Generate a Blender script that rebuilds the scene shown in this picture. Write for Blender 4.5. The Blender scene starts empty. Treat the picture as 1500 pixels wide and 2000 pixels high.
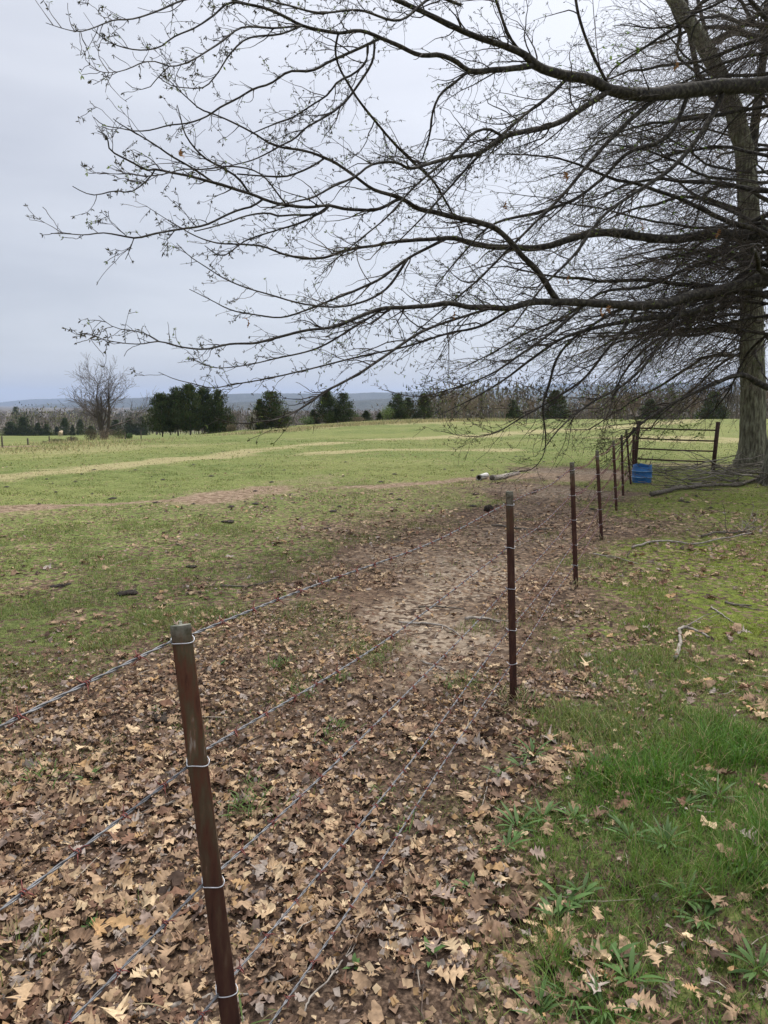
import bpy, math, random
import numpy as np
from mathutils import Vector
R = math.radians
random.seed(7); rng = np.random.default_rng(11)
SC = bpy.context.scene
COL = SC.collection

# ------------------------------------------------------------------ camera
FPX = 1444.0; PITCH = R(8.3); EYE = 1.65
cp, sp = math.cos(PITCH), math.sin(PITCH)
cam = bpy.data.cameras.new('camera'); cam.lens = 26; cam.sensor_width = 36; cam.clip_end = 30000; cam.clip_start = 0.05
camo = bpy.data.objects.new('camera', cam); COL.objects.link(camo)
camo.location = (0, 0, EYE); camo.rotation_euler = (R(90) - PITCH, 0, 0)
SC.camera = camo

def ray(px, py):
    u = (px - 750) / FPX; v = (1000 - py) / FPX
    return u, cp + v * sp, -sp + v * cp
def P(px, py, Y):
    a, b, c = ray(px, py)
    return np.array([a / b * Y, Y, EYE + c / b * Y])

# ------------------------------------------------------------------ noise + terrain
_lat = rng.random((256, 256))
def vnoise(x, y):
    x = np.asarray(x, float); y = np.asarray(y, float)
    xi = np.floor(x).astype(np.int64); yi = np.floor(y).astype(np.int64)
    fx = x - xi; fy = y - yi
    fx = fx * fx * (3 - 2 * fx); fy = fy * fy * (3 - 2 * fy)
    a = _lat[xi & 255, yi & 255]; b = _lat[(xi + 1) & 255, yi & 255]
    c = _lat[xi & 255, (yi + 1) & 255]; d = _lat[(xi + 1) & 255, (yi + 1) & 255]
    return (a * (1 - fx) + b * fx) * (1 - fy) + (c * (1 - fx) + d * fx) * fy
def fbm(x, y, o=3):
    s = 0; a = .5; t = 0
    for i in range(o):
        s = s + a * vnoise(x * 2**i + 17.3 * i, y * 2**i + 5.1 * i); t += a; a *= .5
    return s / t
def sstep(a, b, x):
    t = np.clip((np.asarray(x, float) - a) / (b - a), 0, 1); return t * t * (3 - 2 * t)
def _prof(y, xs, zs):
    return (np.interp(y - 8, xs, zs) + np.interp(y, xs, zs) + np.interp(y + 8, xs, zs)) / 3
def H(x, y):
    x = np.asarray(x, float); y = np.asarray(y, float)
    l = sstep(5, -40, x)
    hl = _prof(y, [0, 25, 65, 110, 200, 350, 600], [0, 0, -2.2, -3.6, -6.8, -12, -14])
    hr = _prof(y, [0, 88, 102, 200, 350, 600], [0, 0, -.6, -6, -12, -14])
    r = np.hypot(x, y)
    z = l * hl + (1 - l) * hr
    far = sstep(300, 900, r); z = z * (1 - far) - 14 * far
    k = 1 - sstep(20, 60, r)
    z = z + k * ((fbm(x * 1.1, y * 1.1) - .5) * .06 + (fbm(x * 6, y * 6) - .5) * .03)
    z = z + (fbm(x * .12 + 9, y * .12) - .5) * .25 * sstep(8, 30, r)
    return z
_Y = np.geomspace(.4, 1500, 6000)
def G(px, py):
    a, b, c = ray(px, py)
    x = a / b * _Y; z = EYE + c / b * _Y
    k = np.argmax(z < H(x, _Y))
    if k == 0: k = len(_Y) - 1
    return np.array([x[k], _Y[k], float(H(x[k], _Y[k]))])
def hz(x, y): return float(H(x, y))

# ------------------------------------------------------------------ mesh helpers
def mesh_np(name, V, F, mat=None, smooth=False, cols=None):
    """V (n,3); F list of integer arrays (k,3)/(k,4)"""
    V = np.asarray(V, np.float32); me = bpy.data.meshes.new(name)
    me.vertices.add(len(V)); me.vertices.foreach_set('co', V.ravel())
    F = [np.asarray(f, np.int32) for f in F if len(f)]
    tot = np.concatenate([np.full(len(f), f.shape[1], np.int32) for f in F])
    idx = np.concatenate([f.ravel() for f in F])
    st = np.concatenate([[0], np.cumsum(tot)[:-1]]).astype(np.int32)
    me.loops.add(len(idx)); me.loops.foreach_set('vertex_index', idx)
    me.polygons.add(len(tot)); me.polygons.foreach_set('loop_start', st)
    try: me.polygons.foreach_set('loop_total', tot)
    except Exception: pass
    if smooth: me.polygons.foreach_set('use_smooth', np.ones(len(tot), bool))
    if cols:
        for k, c in cols.items():
            at = me.color_attributes.new(k, 'FLOAT_COLOR', 'POINT')
            cc = np.ones((len(V), 4), np.float32); cc[:, :c.shape[1]] = c
            at.data.foreach_set('color', cc.ravel())
    me.update(calc_edges=True); me.validate()
    if mat: me.materials.append(mat)
    return me
def link(name, me, parent=None, loc=None):
    o = bpy.data.objects.new(name, me); COL.objects.link(o)
    if parent is not None: o.parent = parent
    if loc is not None: o.location = loc
    return o
def tag(o, label=None, cat=None, group=None, kind=None):
    if label: o['label'] = label
    if cat: o['category'] = cat
    if group: o['group'] = group
    if kind: o['kind'] = kind
    return o
def thing(name, label, cat, loc, group=None, rz=0):
    o = link(name, None, None, tuple(float(v) for v in loc)); o.rotation_euler = (0, 0, rz)
    return tag(o, label, cat, group)
class MB:
    """collects numpy pieces"""
    def __init__(s): s.V = []; s.F3 = []; s.F4 = []; s.n = 0; s.C = []
    def add(s, V, F, col=None):
        V = np.asarray(V, float)
        F = np.asarray(F, np.int64)
        (s.F3 if F.shape[1] == 3 else s.F4).append(F + s.n)
        s.V.append(V); s.n += len(V)
        if col is not None: s.C.append(np.broadcast_to(np.asarray(col, float), (len(V), 3)))
    def add2(s, V, F4, F3, col=None):
        n = s.n; s.add(V, F4, col)
        if len(F3): s.F3.append(np.asarray(F3, np.int64) + n)
    def build(s, name, mat, parent=None, loc=(0, 0, 0), smooth=False, colname='Col'):
        V = np.concatenate(s.V) - np.asarray(loc, float)
        F = []
        if s.F4: F.append(np.concatenate(s.F4))
        if s.F3: F.append(np.concatenate(s.F3))
        cols = {colname: np.concatenate(s.C)} if s.C else None
        me = mesh_np(name, V, F, mat, smooth, cols)
        return link(name, me, parent, None if parent is not None else loc)
    def tube(s, pts, rad, k=6, cap=True, col=None, wob=0, sx=1):
        pts = np.asarray(pts, float); n = len(pts)
        rad = np.broadcast_to(np.asarray(rad, float), (n,))
        T = np.gradient(pts, axis=0); T /= (np.linalg.norm(T, axis=1, keepdims=True) + 1e-9)
        up = np.array([.13, .21, .97]) if abs(T[:, 2]).mean() < .9 else np.array([1., .1, 0])
        A = np.cross(T, up); A /= (np.linalg.norm(A, axis=1, keepdims=True) + 1e-9)
        B = np.cross(T, A)
        th = np.arange(k) / k * 2 * math.pi
        rr = rad[:, None] * (1 + (rng.random((n, k)) - .5) * 2 * wob if wob else 1.0) * np.ones((n, k))
        V = pts[:, None] + A[:, None] * (np.cos(th)[None, :, None] * rr[..., None]) * sx + B[:, None] * (np.sin(th)[None, :, None] * rr[..., None])
        V = V.reshape(-1, 3)
        i = np.arange(n - 1)[:, None] * k; j = np.arange(k)[None]; j2 = (j + 1) % k
        F = np.stack([i + j, i + j2, i + k + j2, i + k + j], -1).reshape(-1, 4)
        F3 = []
        if cap:
            V = np.concatenate([V, pts[:1], pts[-1:]])
            jj = np.arange(k); c0 = n * k
            F3 = np.concatenate([np.stack([jj * 0 + c0, (jj + 1) % k, jj], -1),
                                 np.stack([jj * 0 + c0 + 1, (n - 1) * k + jj, (n - 1) * k + (jj + 1) % k], -1)])
        s.add2(V, F, F3, col)
def rotmats(yaw, tilt, roll):
    n = len(yaw); cy, sy = np.cos(yaw), np.sin(yaw); ct, st = np.cos(tilt), np.sin(tilt); cr, sr = np.cos(roll), np.sin(roll)
    Z = np.zeros(n); O = np.ones(n)
    Rz = np.stack([cy, -sy, Z, sy, cy, Z, Z, Z, O], -1).reshape(n, 3, 3)
    Rx = np.stack([O, Z, Z, Z, ct, -st, Z, st, ct], -1).reshape(n, 3, 3)
    Ry = np.stack([cr, Z, sr, Z, O, Z, -sr, Z, cr], -1).reshape(n, 3, 3)
    return Rz @ Rx @ Ry
def stamp(mb, TV, TF, pos, Rm, scale, col):
    """many copies of a template"""
    n = len(pos); m = len(TV)
    if n == 0: return
    V = np.einsum('nij,nmj->nmi', Rm, TV[None] * scale[:, None, :]) + pos[:, None]
    off = (np.arange(n) * m)[:, None, None]
    F = (TF[None] + off).reshape(-1, TF.shape[1])
    mb.add(V.reshape(-1, 3), F, np.repeat(col, m, axis=0))

# ------------------------------------------------------------------ materials
def newmat(name):
    m = bpy.data.materials.new(name); m.use_nodes = True
    nt = m.node_tree; b = nt.nodes['Principled BSDF']; b.inputs['Roughness'].default_value = .85
    b.inputs['Specular IOR Level'].default_value = .25
    return m, nt, b
def nd(nt, t, **k):
    n = nt.nodes.new(t)
    for a, v in k.items():
        if a in n.inputs: n.inputs[a].default_value = v
        else: setattr(n, a, v)
    return n
def ramp(nt, src, stops):
    r = nt.nodes.new('ShaderNodeValToRGB'); e = r.color_ramp.elements
    while len(e) < len(stops): e.new(.5)
    for i, (p, c) in enumerate(stops):
        e[i].position = p; e[i].color = (*c, 1)
    nt.links.new(src, r.inputs['Fac']); return r.outputs['Color']
def mix(nt, f, a, b, blend='MIX'):
    m = nt.nodes.new('ShaderNodeMix'); m.data_type = 'RGBA'; m.blend_type = blend
    for s, v in ((m.inputs[0], f), (m.inputs[6], a), (m.inputs[7], b)):
        if hasattr(v, 'is_output'): nt.links.new(v, s)
        else: s.default_value = v if not isinstance(v, tuple) or len(v) == 4 else (*v, 1)
    return m.outputs[2]
def mth(nt, op, a, b=0.0, clamp=False):
    m = nt.nodes.new('ShaderNodeMath'); m.operation = op; m.use_clamp = clamp
    for s, v in ((m.inputs[0], a), (m.inputs[1], b)):
        if hasattr(v, 'is_output'): nt.links.new(v, s)
        else: s.default_value = v
    return m.outputs[0]
def noise(nt, scale, detail=4, co=None, rough=.55, sc3=None, dist=0):
    n = nt.nodes.new('ShaderNodeTexNoise'); n.inputs['Scale'].default_value = scale; n.inputs['Detail'].default_value = detail
    n.inputs['Roughness'].default_value = rough; n.inputs['Distortion'].default_value = dist
    if co is None:
        co = nt.nodes.new('ShaderNodeTexCoord').outputs['Object']
    if sc3:
        mp = nt.nodes.new('ShaderNodeMapping'); mp.inputs['Scale'].default_value = sc3
        nt.links.new(co, mp.inputs['Vector']); co = mp.outputs['Vector']
    nt.links.new(co, n.inputs['Vector']); return n
def bump(nt, b, h, strength, dist):
    bp = nt.nodes.new('ShaderNodeBump'); bp.inputs['Strength'].default_value = strength; bp.inputs['Distance'].default_value = dist
    nt.links.new(h, bp.inputs['Height']); nt.links.new(bp.outputs['Normal'], b.inputs['Normal'])
def mat_noise(name, stops, scale=8, sc3=None, rough=.85, bs=.4, bd=.01, detail=5, metal=0):
    m, nt, b = newmat(name); n = noise(nt, scale, detail, sc3=sc3)
    nt.links.new(ramp(nt, n.outputs['Fac'], stops), b.inputs['Base Color'])
    b.inputs['Roughness'].default_value = rough; b.inputs['Metallic'].default_value = metal
    if bs: bump(nt, b, n.outputs['Fac'], bs, bd)
    return m
def mat_attr(name, attr='Col', rough=.8, trans=0.0, spec=.2, var=None):
    m, nt, b = newmat(name)
    a = nd(nt, 'ShaderNodeAttribute', attribute_name=attr)
    c = a.outputs['Color']
    if var:
        n = noise(nt, var[0], 3); f = ramp(nt, n.outputs['Fac'], [(.3, (var[1],) * 3), (.7, (var[2],) * 3)])
        c = mix(nt, 1.0, c, f, 'MULTIPLY')
    nt.links.new(c, b.inputs['Base Color']); b.inputs['Roughness'].default_value = rough
    b.inputs['Specular IOR Level'].default_value = spec
    if trans:
        t = nt.nodes.new('ShaderNodeBsdfTranslucent'); nt.links.new(c, t.inputs['Color'])
        ms = nt.nodes.new('ShaderNodeMixShader'); ms.inputs[0].default_value = trans
        nt.links.new(b.outputs[0], ms.inputs[1]); nt.links.new(t.outputs[0], ms.inputs[2])
        nt.links.new(ms.outputs[0], nt.nodes['Material Output'].inputs['Surface'])
    return m

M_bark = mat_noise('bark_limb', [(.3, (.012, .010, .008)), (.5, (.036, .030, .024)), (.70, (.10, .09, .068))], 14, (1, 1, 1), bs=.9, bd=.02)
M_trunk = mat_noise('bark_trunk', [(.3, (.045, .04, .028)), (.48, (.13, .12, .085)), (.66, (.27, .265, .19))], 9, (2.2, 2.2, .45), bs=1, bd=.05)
M_twig = mat_noise('twig', [(.3, (.020, .015, .012)), (.7, (.075, .058, .045))], 3, bs=0)
M_twigB = mat_noise('twig_brown', [(.3, (.055, .042, .033)), (.7, (.19, .15, .115))], 3, bs=0)
M_leafbud = mat_attr('young_leaf', trans=.35)
M_stick = mat_noise('dead_wood', [(.3, (.10, .08, .065)), (.5, (.27, .235, .2)), (.7, (.40, .36, .31))], 22, (1, 1, 1), bs=.5, bd=.004)
M_stickdark = mat_noise('dark_wood', [(.3, (.05, .042, .033)), (.55, (.14, .12, .095)), (.75, (.24, .21, .17))], 25, bs=.6, bd=.004)
M_litter = mat_attr('leaf_litter', rough=.75, trans=.12, var=(60, .7, 1.25))
M_grass = mat_attr('grass_blade', rough=.6, trans=.3, spec=.3)
M_cedar = mat_attr('cedar_needles', trans=.1)
M_brush = mat_attr('bare_twigs')
M_cedarbark = mat_noise('cedar_bark', [(.3, (.07, .055, .045)), (.7, (.2, .17, .15))], 10, (3, 3, .6))
M_logpale = mat_noise('pale_log', [(.3, (.3, .25, .21)), (.6, (.5, .45, .4))], 12, bs=.4, bd=.006)
M_dung_and_bore = mat_noise('dung', [(.35, (.012, .009, .007)), (.7, (.06, .045, .033))], 40, bs=1, bd=.02)
M_galv = mat_noise('galvanised_wire', [(.3, (.10, .10, .105)), (.7, (.27, .27, .28))], 60, rough=.6, bs=.2, bd=.001, metal=.3)
M_tie = mat_noise('tie_wire', [(.3, (.45, .45, .47)), (.7, (.7, .7, .72))], 60, rough=.4, bs=0, metal=.4)
M_barb = mat_noise('rusty_barb', [(.3, (.16, .04, .035)), (.7, (.3, .11, .09))], 90, rough=.7, bs=0)
M_pipe = mat_noise('rusty_pipe', [(.3, (.035, .02, .016)), (.7, (.1, .055, .04))], 20, rough=.75, bs=.3, bd=.003)

# ------------------------------------------------------------------ ground cover masks (world positions)
def polyw(pts): return np.array([G(*p)[:2] for p in pts])
CTRL = [(100,1900,1,.16,0,0),(400,1900,.95,.18,.1,0),(550,1930,.6,.15,.5,0),(700,1900,.9,.25,.1,0),(100,1600,1,.16,0,0),(300,1500,.9,.2,.1,0),
(550,1600,.95,.15,0,0),(700,1600,.85,.3,.1,0),(800,1750,.75,.4,0,0),(950,1750,.65,.6,0,0),(1100,1900,.42,.85,0,0),(1350,1900,.4,.9,0,0),
(1450,1780,.45,.85,0,0),(1250,1750,.38,.85,0,0),(1100,1650,.38,.88,0,0),(1000,1500,.6,.5,0,0),(1250,1550,.25,1,0,0),(1400,1500,.25,1,0,0),
(1100,1430,.35,.75,0,0),(1450,1600,.25,.95,0,0),(920,1960,.65,.6,0,0),(1200,1980,.38,.95,0,0),(1480,1950,.45,.85,0,0),(600,1440,.75,.2,.45,0),(790,1310,.4,.2,.8,0),(800,1200,.3,.22,.9,0),(950,1120,.35,.12,.9,0),(480,1560,.8,.25,.2,0),(880,1500,.65,.45,.1,0),(920,1600,.6,.65,0,0),(620,1330,.7,.3,.4,0),(1060,1080,.6,.12,.6,0),(1100,1000,.55,.12,.7,0),(1150,1350,.5,.75,0,0),(1350,1350,.45,.8,0,.1),(1050,1390,.7,.5,0,0),(1250,1250,.45,.8,0,.3),
(1400,1200,.12,.9,0,1),(1200,1150,.42,.8,0,.5),(1300,1080,.33,.9,0,.9),(1450,1130,.3,.8,0,.8),(1400,1300,.35,.75,0,.2),(1150,1100,.45,.65,0,.1),
(1250,1000,.32,.9,0,.7),(1400,980,.2,.95,0,.7),(1200,950,.25,.85,0,.4),(950,1400,.8,.3,0,0),(800,1400,.7,.25,.4,0),(700,1300,.6,.2,.4,0),
(850,1250,.32,.2,.85,0),(900,1130,.3,.12,.95,0),(830,1100,.5,.2,.7,0),(950,1050,.5,.2,.6,0),(1080,1020,.75,.1,.5,0),(1070,1150,.8,.2,.4,0),
(1130,960,.4,.15,.9,0),(1180,930,.2,.2,.9,0),(700,1130,.7,.5,0,0),(600,1180,.6,.62,0,0),(500,1200,.65,.55,0,0),(650,1230,.6,.6,0,0),
(400,1350,.85,.3,0,0),(150,1400,.9,.25,0,0),(50,1450,.8,.42,0,0),(100,1300,.55,.65,0,0),(60,1220,.25,.9,0,0),(250,1210,.35,.85,0,0),(400,1150,.42,.8,0,0),
(550,1080,.42,.75,0,0),(750,1040,.65,.55,0,0),(850,980,.35,.75,0,0),(650,980,.3,.75,0,0),(300,1080,.38,.8,0,0),(100,1080,.3,.85,0,0),(450,1020,.3,.78,0,0),
(200,1030,.25,.8,.1,0),(100,950,0,1,0,0),(400,930,0,1,0,0),(800,915,0,1,0,0),(1100,880,0,1,0,0),(1300,880,0,1,0,0),(700,860,0,1,0,0),(100,880,0,1,0,0),(1450,860,0,1,0,0),(1350,930,.12,1,0,.5),(1300,910,.05,1,0,.3),(1480,930,.15,1,0,.5)]
CW = np.array([G(c[0], c[1])[:2] for c in CTRL]); CT = np.arctan2(CW[:, 0], CW[:, 1]); CR = np.log(np.hypot(CW[:, 0], CW[:, 1])); CVAL = np.array([c[2:] for c in CTRL])
def masks(x, y):
    x = np.asarray(x, float).ravel(); y = np.asarray(y, float).ravel()
    wx = x + (fbm(x * .9 + 3, y * .9) - .5) * .8; wy = y + (fbm(x * .9, y * .9 + 40) - .5) * 1.0
    th = np.arctan2(wx, np.maximum(wy, .05)); lr = np.log(np.maximum(np.hypot(wx, wy), .3))
    out = np.zeros((len(x), 4))
    for s in range(0, len(x), 40000):
        d2 = (th[s:s+40000, None] - CT[None])**2 + (lr[s:s+40000, None] - CR[None])**2
        w = 1 / (d2 + .002)**2.2
        out[s:s+40000] = (w @ CVAL) / w.sum(1, keepdims=True)
    return out
STRAW = [([(0,933),(167,917),(300,902),(433,890),(550,874),(643,865)],1.0,1.0),([(583,887),(750,878),(917,880),(1000,878)],.8,.9),
 ([(720,859),(810,858),(950,850),(1020,844),(1180,836),(1300,828),(1450,818)],1.7,1),([(1290,857),(1350,858),(1450,862),(1560,865)],3.2,1),([(840,878),(900,877),(975,876)],.7,.6),
 ([(330,874),(500,862),(600,855)],.9,.5),([(480,846),(600,835),(750,828),(850,823)],5,.75),([(0,885),(100,880),(220,872)],3.5,.6),([(700,905),(860,900)],.8,.35),([(850,830),(1000,829),(1200,824)],2.5,.5),
 ([(300,890),(420,905)],.7,.3),([(560,905),(700,893)],.7,.4),([(1000,862),(1200,857)],1.0,.4)]
TRACK = [([(-80,997),(0,993),(100,990),(250,983),(350,976),(430,967)],.42,.9),([(380,974),(450,963),(520,957),(590,955)],.95,1),([(560,955),(650,951),(750,950),(850,943),(930,936),(1080,927),(1170,929),(1230,925)],.45,.85),
 ([(530,944),(600,938),(640,930)],.6,.5),([(1100,940),(1160,932)],1.0,.9),([(1270,905),(1400,908)],.9,.6),([(0,1010),(120,1003),(260,997)],.3,.5),([(0,872),(60,872)],.5,.8)]
STRAW = [(polyw(a), w, s) for a, w, s in STRAW]; TRACK = [(polyw(a), w, s) for a, w, s in TRACK]
def linedist(x, y, pl):
    d = np.full(x.shape, 1e9)
    for a, b in zip(pl[:-1], pl[1:]):
        ab = b - a; t = np.clip(((x - a[0]) * ab[0] + (y - a[1]) * ab[1]) / (ab @ ab), 0, 1)
        d = np.minimum(d, np.hypot(x - a[0] - t * ab[0], y - a[1] - t * ab[1]))
    return d
def streaks(x, y, L):
    out = np.zeros(x.shape)
    n = (fbm(x * .7, y * .7, 4) - .5) * 1.5
    for pl, w, s in L:
        d = linedist(x, y, pl) + n * w * 1.6
        out = np.maximum(out, s * (1 - sstep(w * .1, w * 1.5, d)))
    return out

# ------------------------------------------------------------------ ground sheet
def build_ground():
    th = np.concatenate([np.linspace(R(-42), R(42), 420), np.linspace(R(42), R(318), 70)[1:-1]])
    rr = np.concatenate([[0.02], np.geomspace(.5, 40, 420), np.geomspace(41, 9000, 200)])
    A, B = np.meshgrid(th, rr); x = B * np.sin(A); y = B * np.cos(A)
    nr, na = x.shape
    z = H(x, y)
    x1, y1 = x.ravel(), y.ravel()
    m = masks(x1, y1); r1 = np.hypot(x1, y1)
    fark = sstep(22, 34, r1)
    m[:, 0] *= 1 - fark; m[:, 1] = m[:, 1] * (1 - fark) + fark; m[:, 2] *= 1 - fark; m[:, 3] *= 1 - fark
    st = streaks(x1, y1, STRAW); tr = streaks(x1, y1, TRACK)
    c1 = np.stack([m[:, 0], m[:, 1], np.maximum(m[:, 2], 0)], -1)
    c2 = np.stack([st, tr, m[:, 3]], -1)
    i = np.arange(nr - 1)[:, None] * na; j = np.arange(na)[None]; j2 = (j + 1) % na
    F = np.stack([i + j, i + na + j, i + na + j2, i + j2], -1).reshape(-1, 4)[:, ::-1]
    m_, nt, b = newmat('field_ground')
    a1 = nd(nt, 'ShaderNodeAttribute', attribute_name='zone'); a2 = nd(nt, 'ShaderNodeAttribute', attribute_name='zone2')
    s1 = nt.nodes.new('ShaderNodeSeparateColor'); nt.links.new(a1.outputs['Color'], s1.inputs[0])
    s2 = nt.nodes.new('ShaderNodeSeparateColor'); nt.links.new(a2.outputs['Color'], s2.inputs[0])
    leaf, grs, bare = s1.outputs; straw, track, moss = s2.outputs
    co = nt.nodes.new('ShaderNodeTexCoord').outputs['Object']
    nf = noise(nt, 9, 6, co); nm = noise(nt, 1.3, 5, co); nl = noise(nt, .09, 4, co); nfine = noise(nt, 45, 4, co)
    soil = ramp(nt, nf.outputs['Fac'], [(.3, (.055, .035, .024)), (.55, (.12, .078, .052)), (.75, (.2, .14, .1))])
    dirt = ramp(nt, nf.outputs['Fac'], [(.3, (.15, .115, .085)), (.5, (.285, .225, .165)), (.75, (.40, .335, .26))])
    trk = ramp(nt, nf.outputs['Fac'], [(.32, (.12, .075, .05)), (.5, (.25, .178, .12)), (.72, (.37, .285, .2))])
    gr = ramp(nt, mth(nt, 'ADD', mth(nt, 'MULTIPLY', nm.outputs['Fac'], .5), mth(nt, 'MULTIPLY', nf.outputs['Fac'], .5)), [(.3, (.07, .09, .025)), (.5, (.15, .185, .055)), (.7, (.25, .26, .09))])
    grf = mix(nt, ramp(nt, nl.outputs['Fac'], [(.42, (0, 0, 0)), (.62, (.5, .5, .5))]), gr, (.26, .255, .09))
    ms = ramp(nt, nf.outputs['Fac'], [(.3, (.06, .085, .014)), (.6, (.18, .22, .03))])
    grf = mix(nt, moss, grf, ms)
    ln = nt.nodes.new('ShaderNodeVectorMath'); ln.operation = 'LENGTH'; nt.links.new(co, ln.inputs[0])
    under = ramp(nt, nf.outputs['Fac'], [(.3, (.035, .038, .014)), (.7, (.11, .115, .04))])     # thatch and soil seen between the modelled blades
    nearf = mth(nt, 'MULTIPLY', mth(nt, 'SUBTRACT', 9.0, ln.outputs['Value']), .16, True)
    grf = mix(nt, mth(nt, 'MULTIPLY', nearf, .75), grf, under)
    vo = nd(nt, 'ShaderNodeTexVoronoi', Scale=26.0, Randomness=1.0); nt.links.new(co, vo.inputs['Vector'])
    sv = nt.nodes.new('ShaderNodeSeparateColor'); nt.links.new(vo.outputs['Color'], sv.inputs[0])
    lv = ramp(nt, sv.outputs[0], [(.0, (.03, .02, .015)), (.35, (.10, .067, .046)), (.7, (.2, .135, .09)), (1, (.36, .26, .17))])
    nf2 = noise(nt, 70, 5, co); lv = mix(nt, nearf, lv, ramp(nt, nf2.outputs['Fac'], [(.32, (.03, .019, .013)), (.5, (.085, .057, .04)), (.7, (.19, .13, .09))]))
    # leaf cells, thresholded by the leafiness of the place
    lf = mth(nt, 'SUBTRACT', mth(nt, 'ADD', leaf, mth(nt, 'MULTIPLY', nm.outputs['Fac'], .9)), mth(nt, 'ADD', mth(nt, 'MULTIPLY', sv.outputs[1], .75), .38))
    lf = mth(nt, 'MULTIPLY', lf, 7, True)
    gf = mth(nt, 'MULTIPLY', mth(nt, 'SUBTRACT', mth(nt, 'ADD', grs, mth(nt, 'MULTIPLY', nm.outputs['Fac'], 1.0)), .98), 5, True)
    bf = mth(nt, 'MULTIPLY', mth(nt, 'SUBTRACT', mth(nt, 'ADD', bare, mth(nt, 'MULTIPLY', nm.outputs['Fac'], 1.5)), 1.08), 1.7, True)
    c = mix(nt, bf, soil, dirt)
    c = mix(nt, gf, c, grf)
    sg = mth(nt, 'MULTIPLY', mth(nt, 'SUBTRACT', mth(nt, 'ADD', straw, mth(nt, 'MULTIPLY', nf.outputs['Fac'], .9)), .75), 1.7, True)
    c = mix(nt, sg, c, mix(nt, nf.outputs['Fac'], (.26, .235, .11), (.40, .35, .18)))
    tg = mth(nt, 'MULTIPLY', mth(nt, 'SUBTRACT', mth(nt, 'ADD', track, mth(nt, 'MULTIPLY', nf.outputs['Fac'], .9)), .85), 2.6, True)
    c = mix(nt, tg, c, trk)
    fw = mth(nt, 'MULTIPLY', mth(nt, 'SUBTRACT', ln.outputs['Value'], 330.0), .006, True)
    nw = noise(nt, .01, 6, co); c = mix(nt, fw, c, ramp(nt, nw.outputs['Fac'], [(.35, (.09, .075, .06)), (.6, (.15, .13, .095))]))
    c = mix(nt, mth(nt, 'MULTIPLY', lf, mth(nt, 'SUBTRACT', 1.0, tg, True), True), c, lv)
    fine = ramp(nt, nfine.outputs['Fac'], [(.3, (.6, .6, .6)), (.7, (1.3, 1.3, 1.3))])
    c = mix(nt, 1.0, c, fine, 'MULTIPLY')
    nt.links.new(c, b.inputs['Base Color']); b.inputs['Roughness'].default_value = .95; b.inputs['Specular IOR Level'].default_value = .1
    hsum = mth(nt, 'ADD', nf.outputs['Fac'], mth(nt, 'MULTIPLY', sv.outputs[1], .3))
    bump(nt, b, hsum, .8, .06)
    me = mesh_np('field', np.stack([x.ravel(), y.ravel(), z.ravel()], -1), [F], m_, True, {'zone': c1, 'zone2': c2})
    o = link('field', me); o['kind'] = 'structure'; return o
build_ground()

# ------------------------------------------------------------------ scatter: leaves, grass
def wedge(n, r0, r1, a=R(34)):
    th = (rng.random(n) * 2 - 1) * a; r = np.sqrt(r0**2 + rng.random(n) * (r1**2 - r0**2))
    return r * np.sin(th), r * np.cos(th)
def wn(r0, r1, dens, a=R(34)): return int(dens * a * (r1**2 - r0**2))
def oakleaf(seed, hi=True):
    q = np.random.default_rng(seed)
    if hi:
        t = np.array([0, .13, .24, .33, .42, .50, .59, .67, .77, .86, .93, 1.0])
        if seed % 3 == 2:      # crumpled leaf without clear lobes
            w = np.array([.01, .10, .20, .24, .27, .25, .28, .22, .20, .13, .08, .0]); sw = np.zeros(12)
        else:
            w = np.array([.01, .03, .20, .06, .36, .09, .42, .11, .29, .08, .13, .0]); sw = np.array([0, 0, .02, 0, .05, 0, .06, .01, .05, .01, .01, 0])
    else:
        t = np.array([0, .3, .55, .75, 1.]); w = np.array([.02, .24, .30, .16, 0.]); sw = np.array([0, .03, .06, .03, 0])
    wl = w * q.uniform(.65, 1.25, len(t)); wr = w * q.uniform(.65, 1.25, len(t))
    c1, c1b, c2, c3 = q.uniform(-.9, 1.7), q.uniform(-.9, 1.7), q.uniform(-1.1, 1.1), q.uniform(-.5, .5)
    bend = c2 * (t - .5)**2 + q.normal(0, .035, len(t)); kx = q.uniform(-.25, .25) * (t - .5)**2
    L = np.stack([-wl * .95 + kx, t + sw, bend + c1 * wl**2 + c3 * wl * (t - .5) + q.normal(0, .045, len(t))], -1)
    Mi = np.stack([kx, t, bend], -1)
    Rr = np.stack([wr * .95 + kx, t + sw * q.uniform(.5, 1.2), bend + c1b * wr**2 - c3 * wr * (t - .5) + q.normal(0, .045, len(t))], -1)
    V = np.concatenate([L, Mi, Rr]); V[:, 1] -= .5
    n = len(t); F = []
    for i in range(n - 1):
        F.append((i, i + 1, n + i + 1, n + i)); F.append((n + i, n + i + 1, 2 * n + i + 1, 2 * n + i))
    return V, np.array(F)[:, ::-1]
LEAFCOL = np.array([(.45,.315,.19),(.37,.25,.155),(.28,.18,.115),(.17,.105,.07),(.31,.23,.185),(.60,.45,.28),(.20,.11,.07),(.36,.30,.255),(.07,.043,.03),(.42,.265,.13)])
LEAFP = np.array([.15, .19, .17, .12, .10, .06, .10, .04, .04, .03])
litter = MB()
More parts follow.
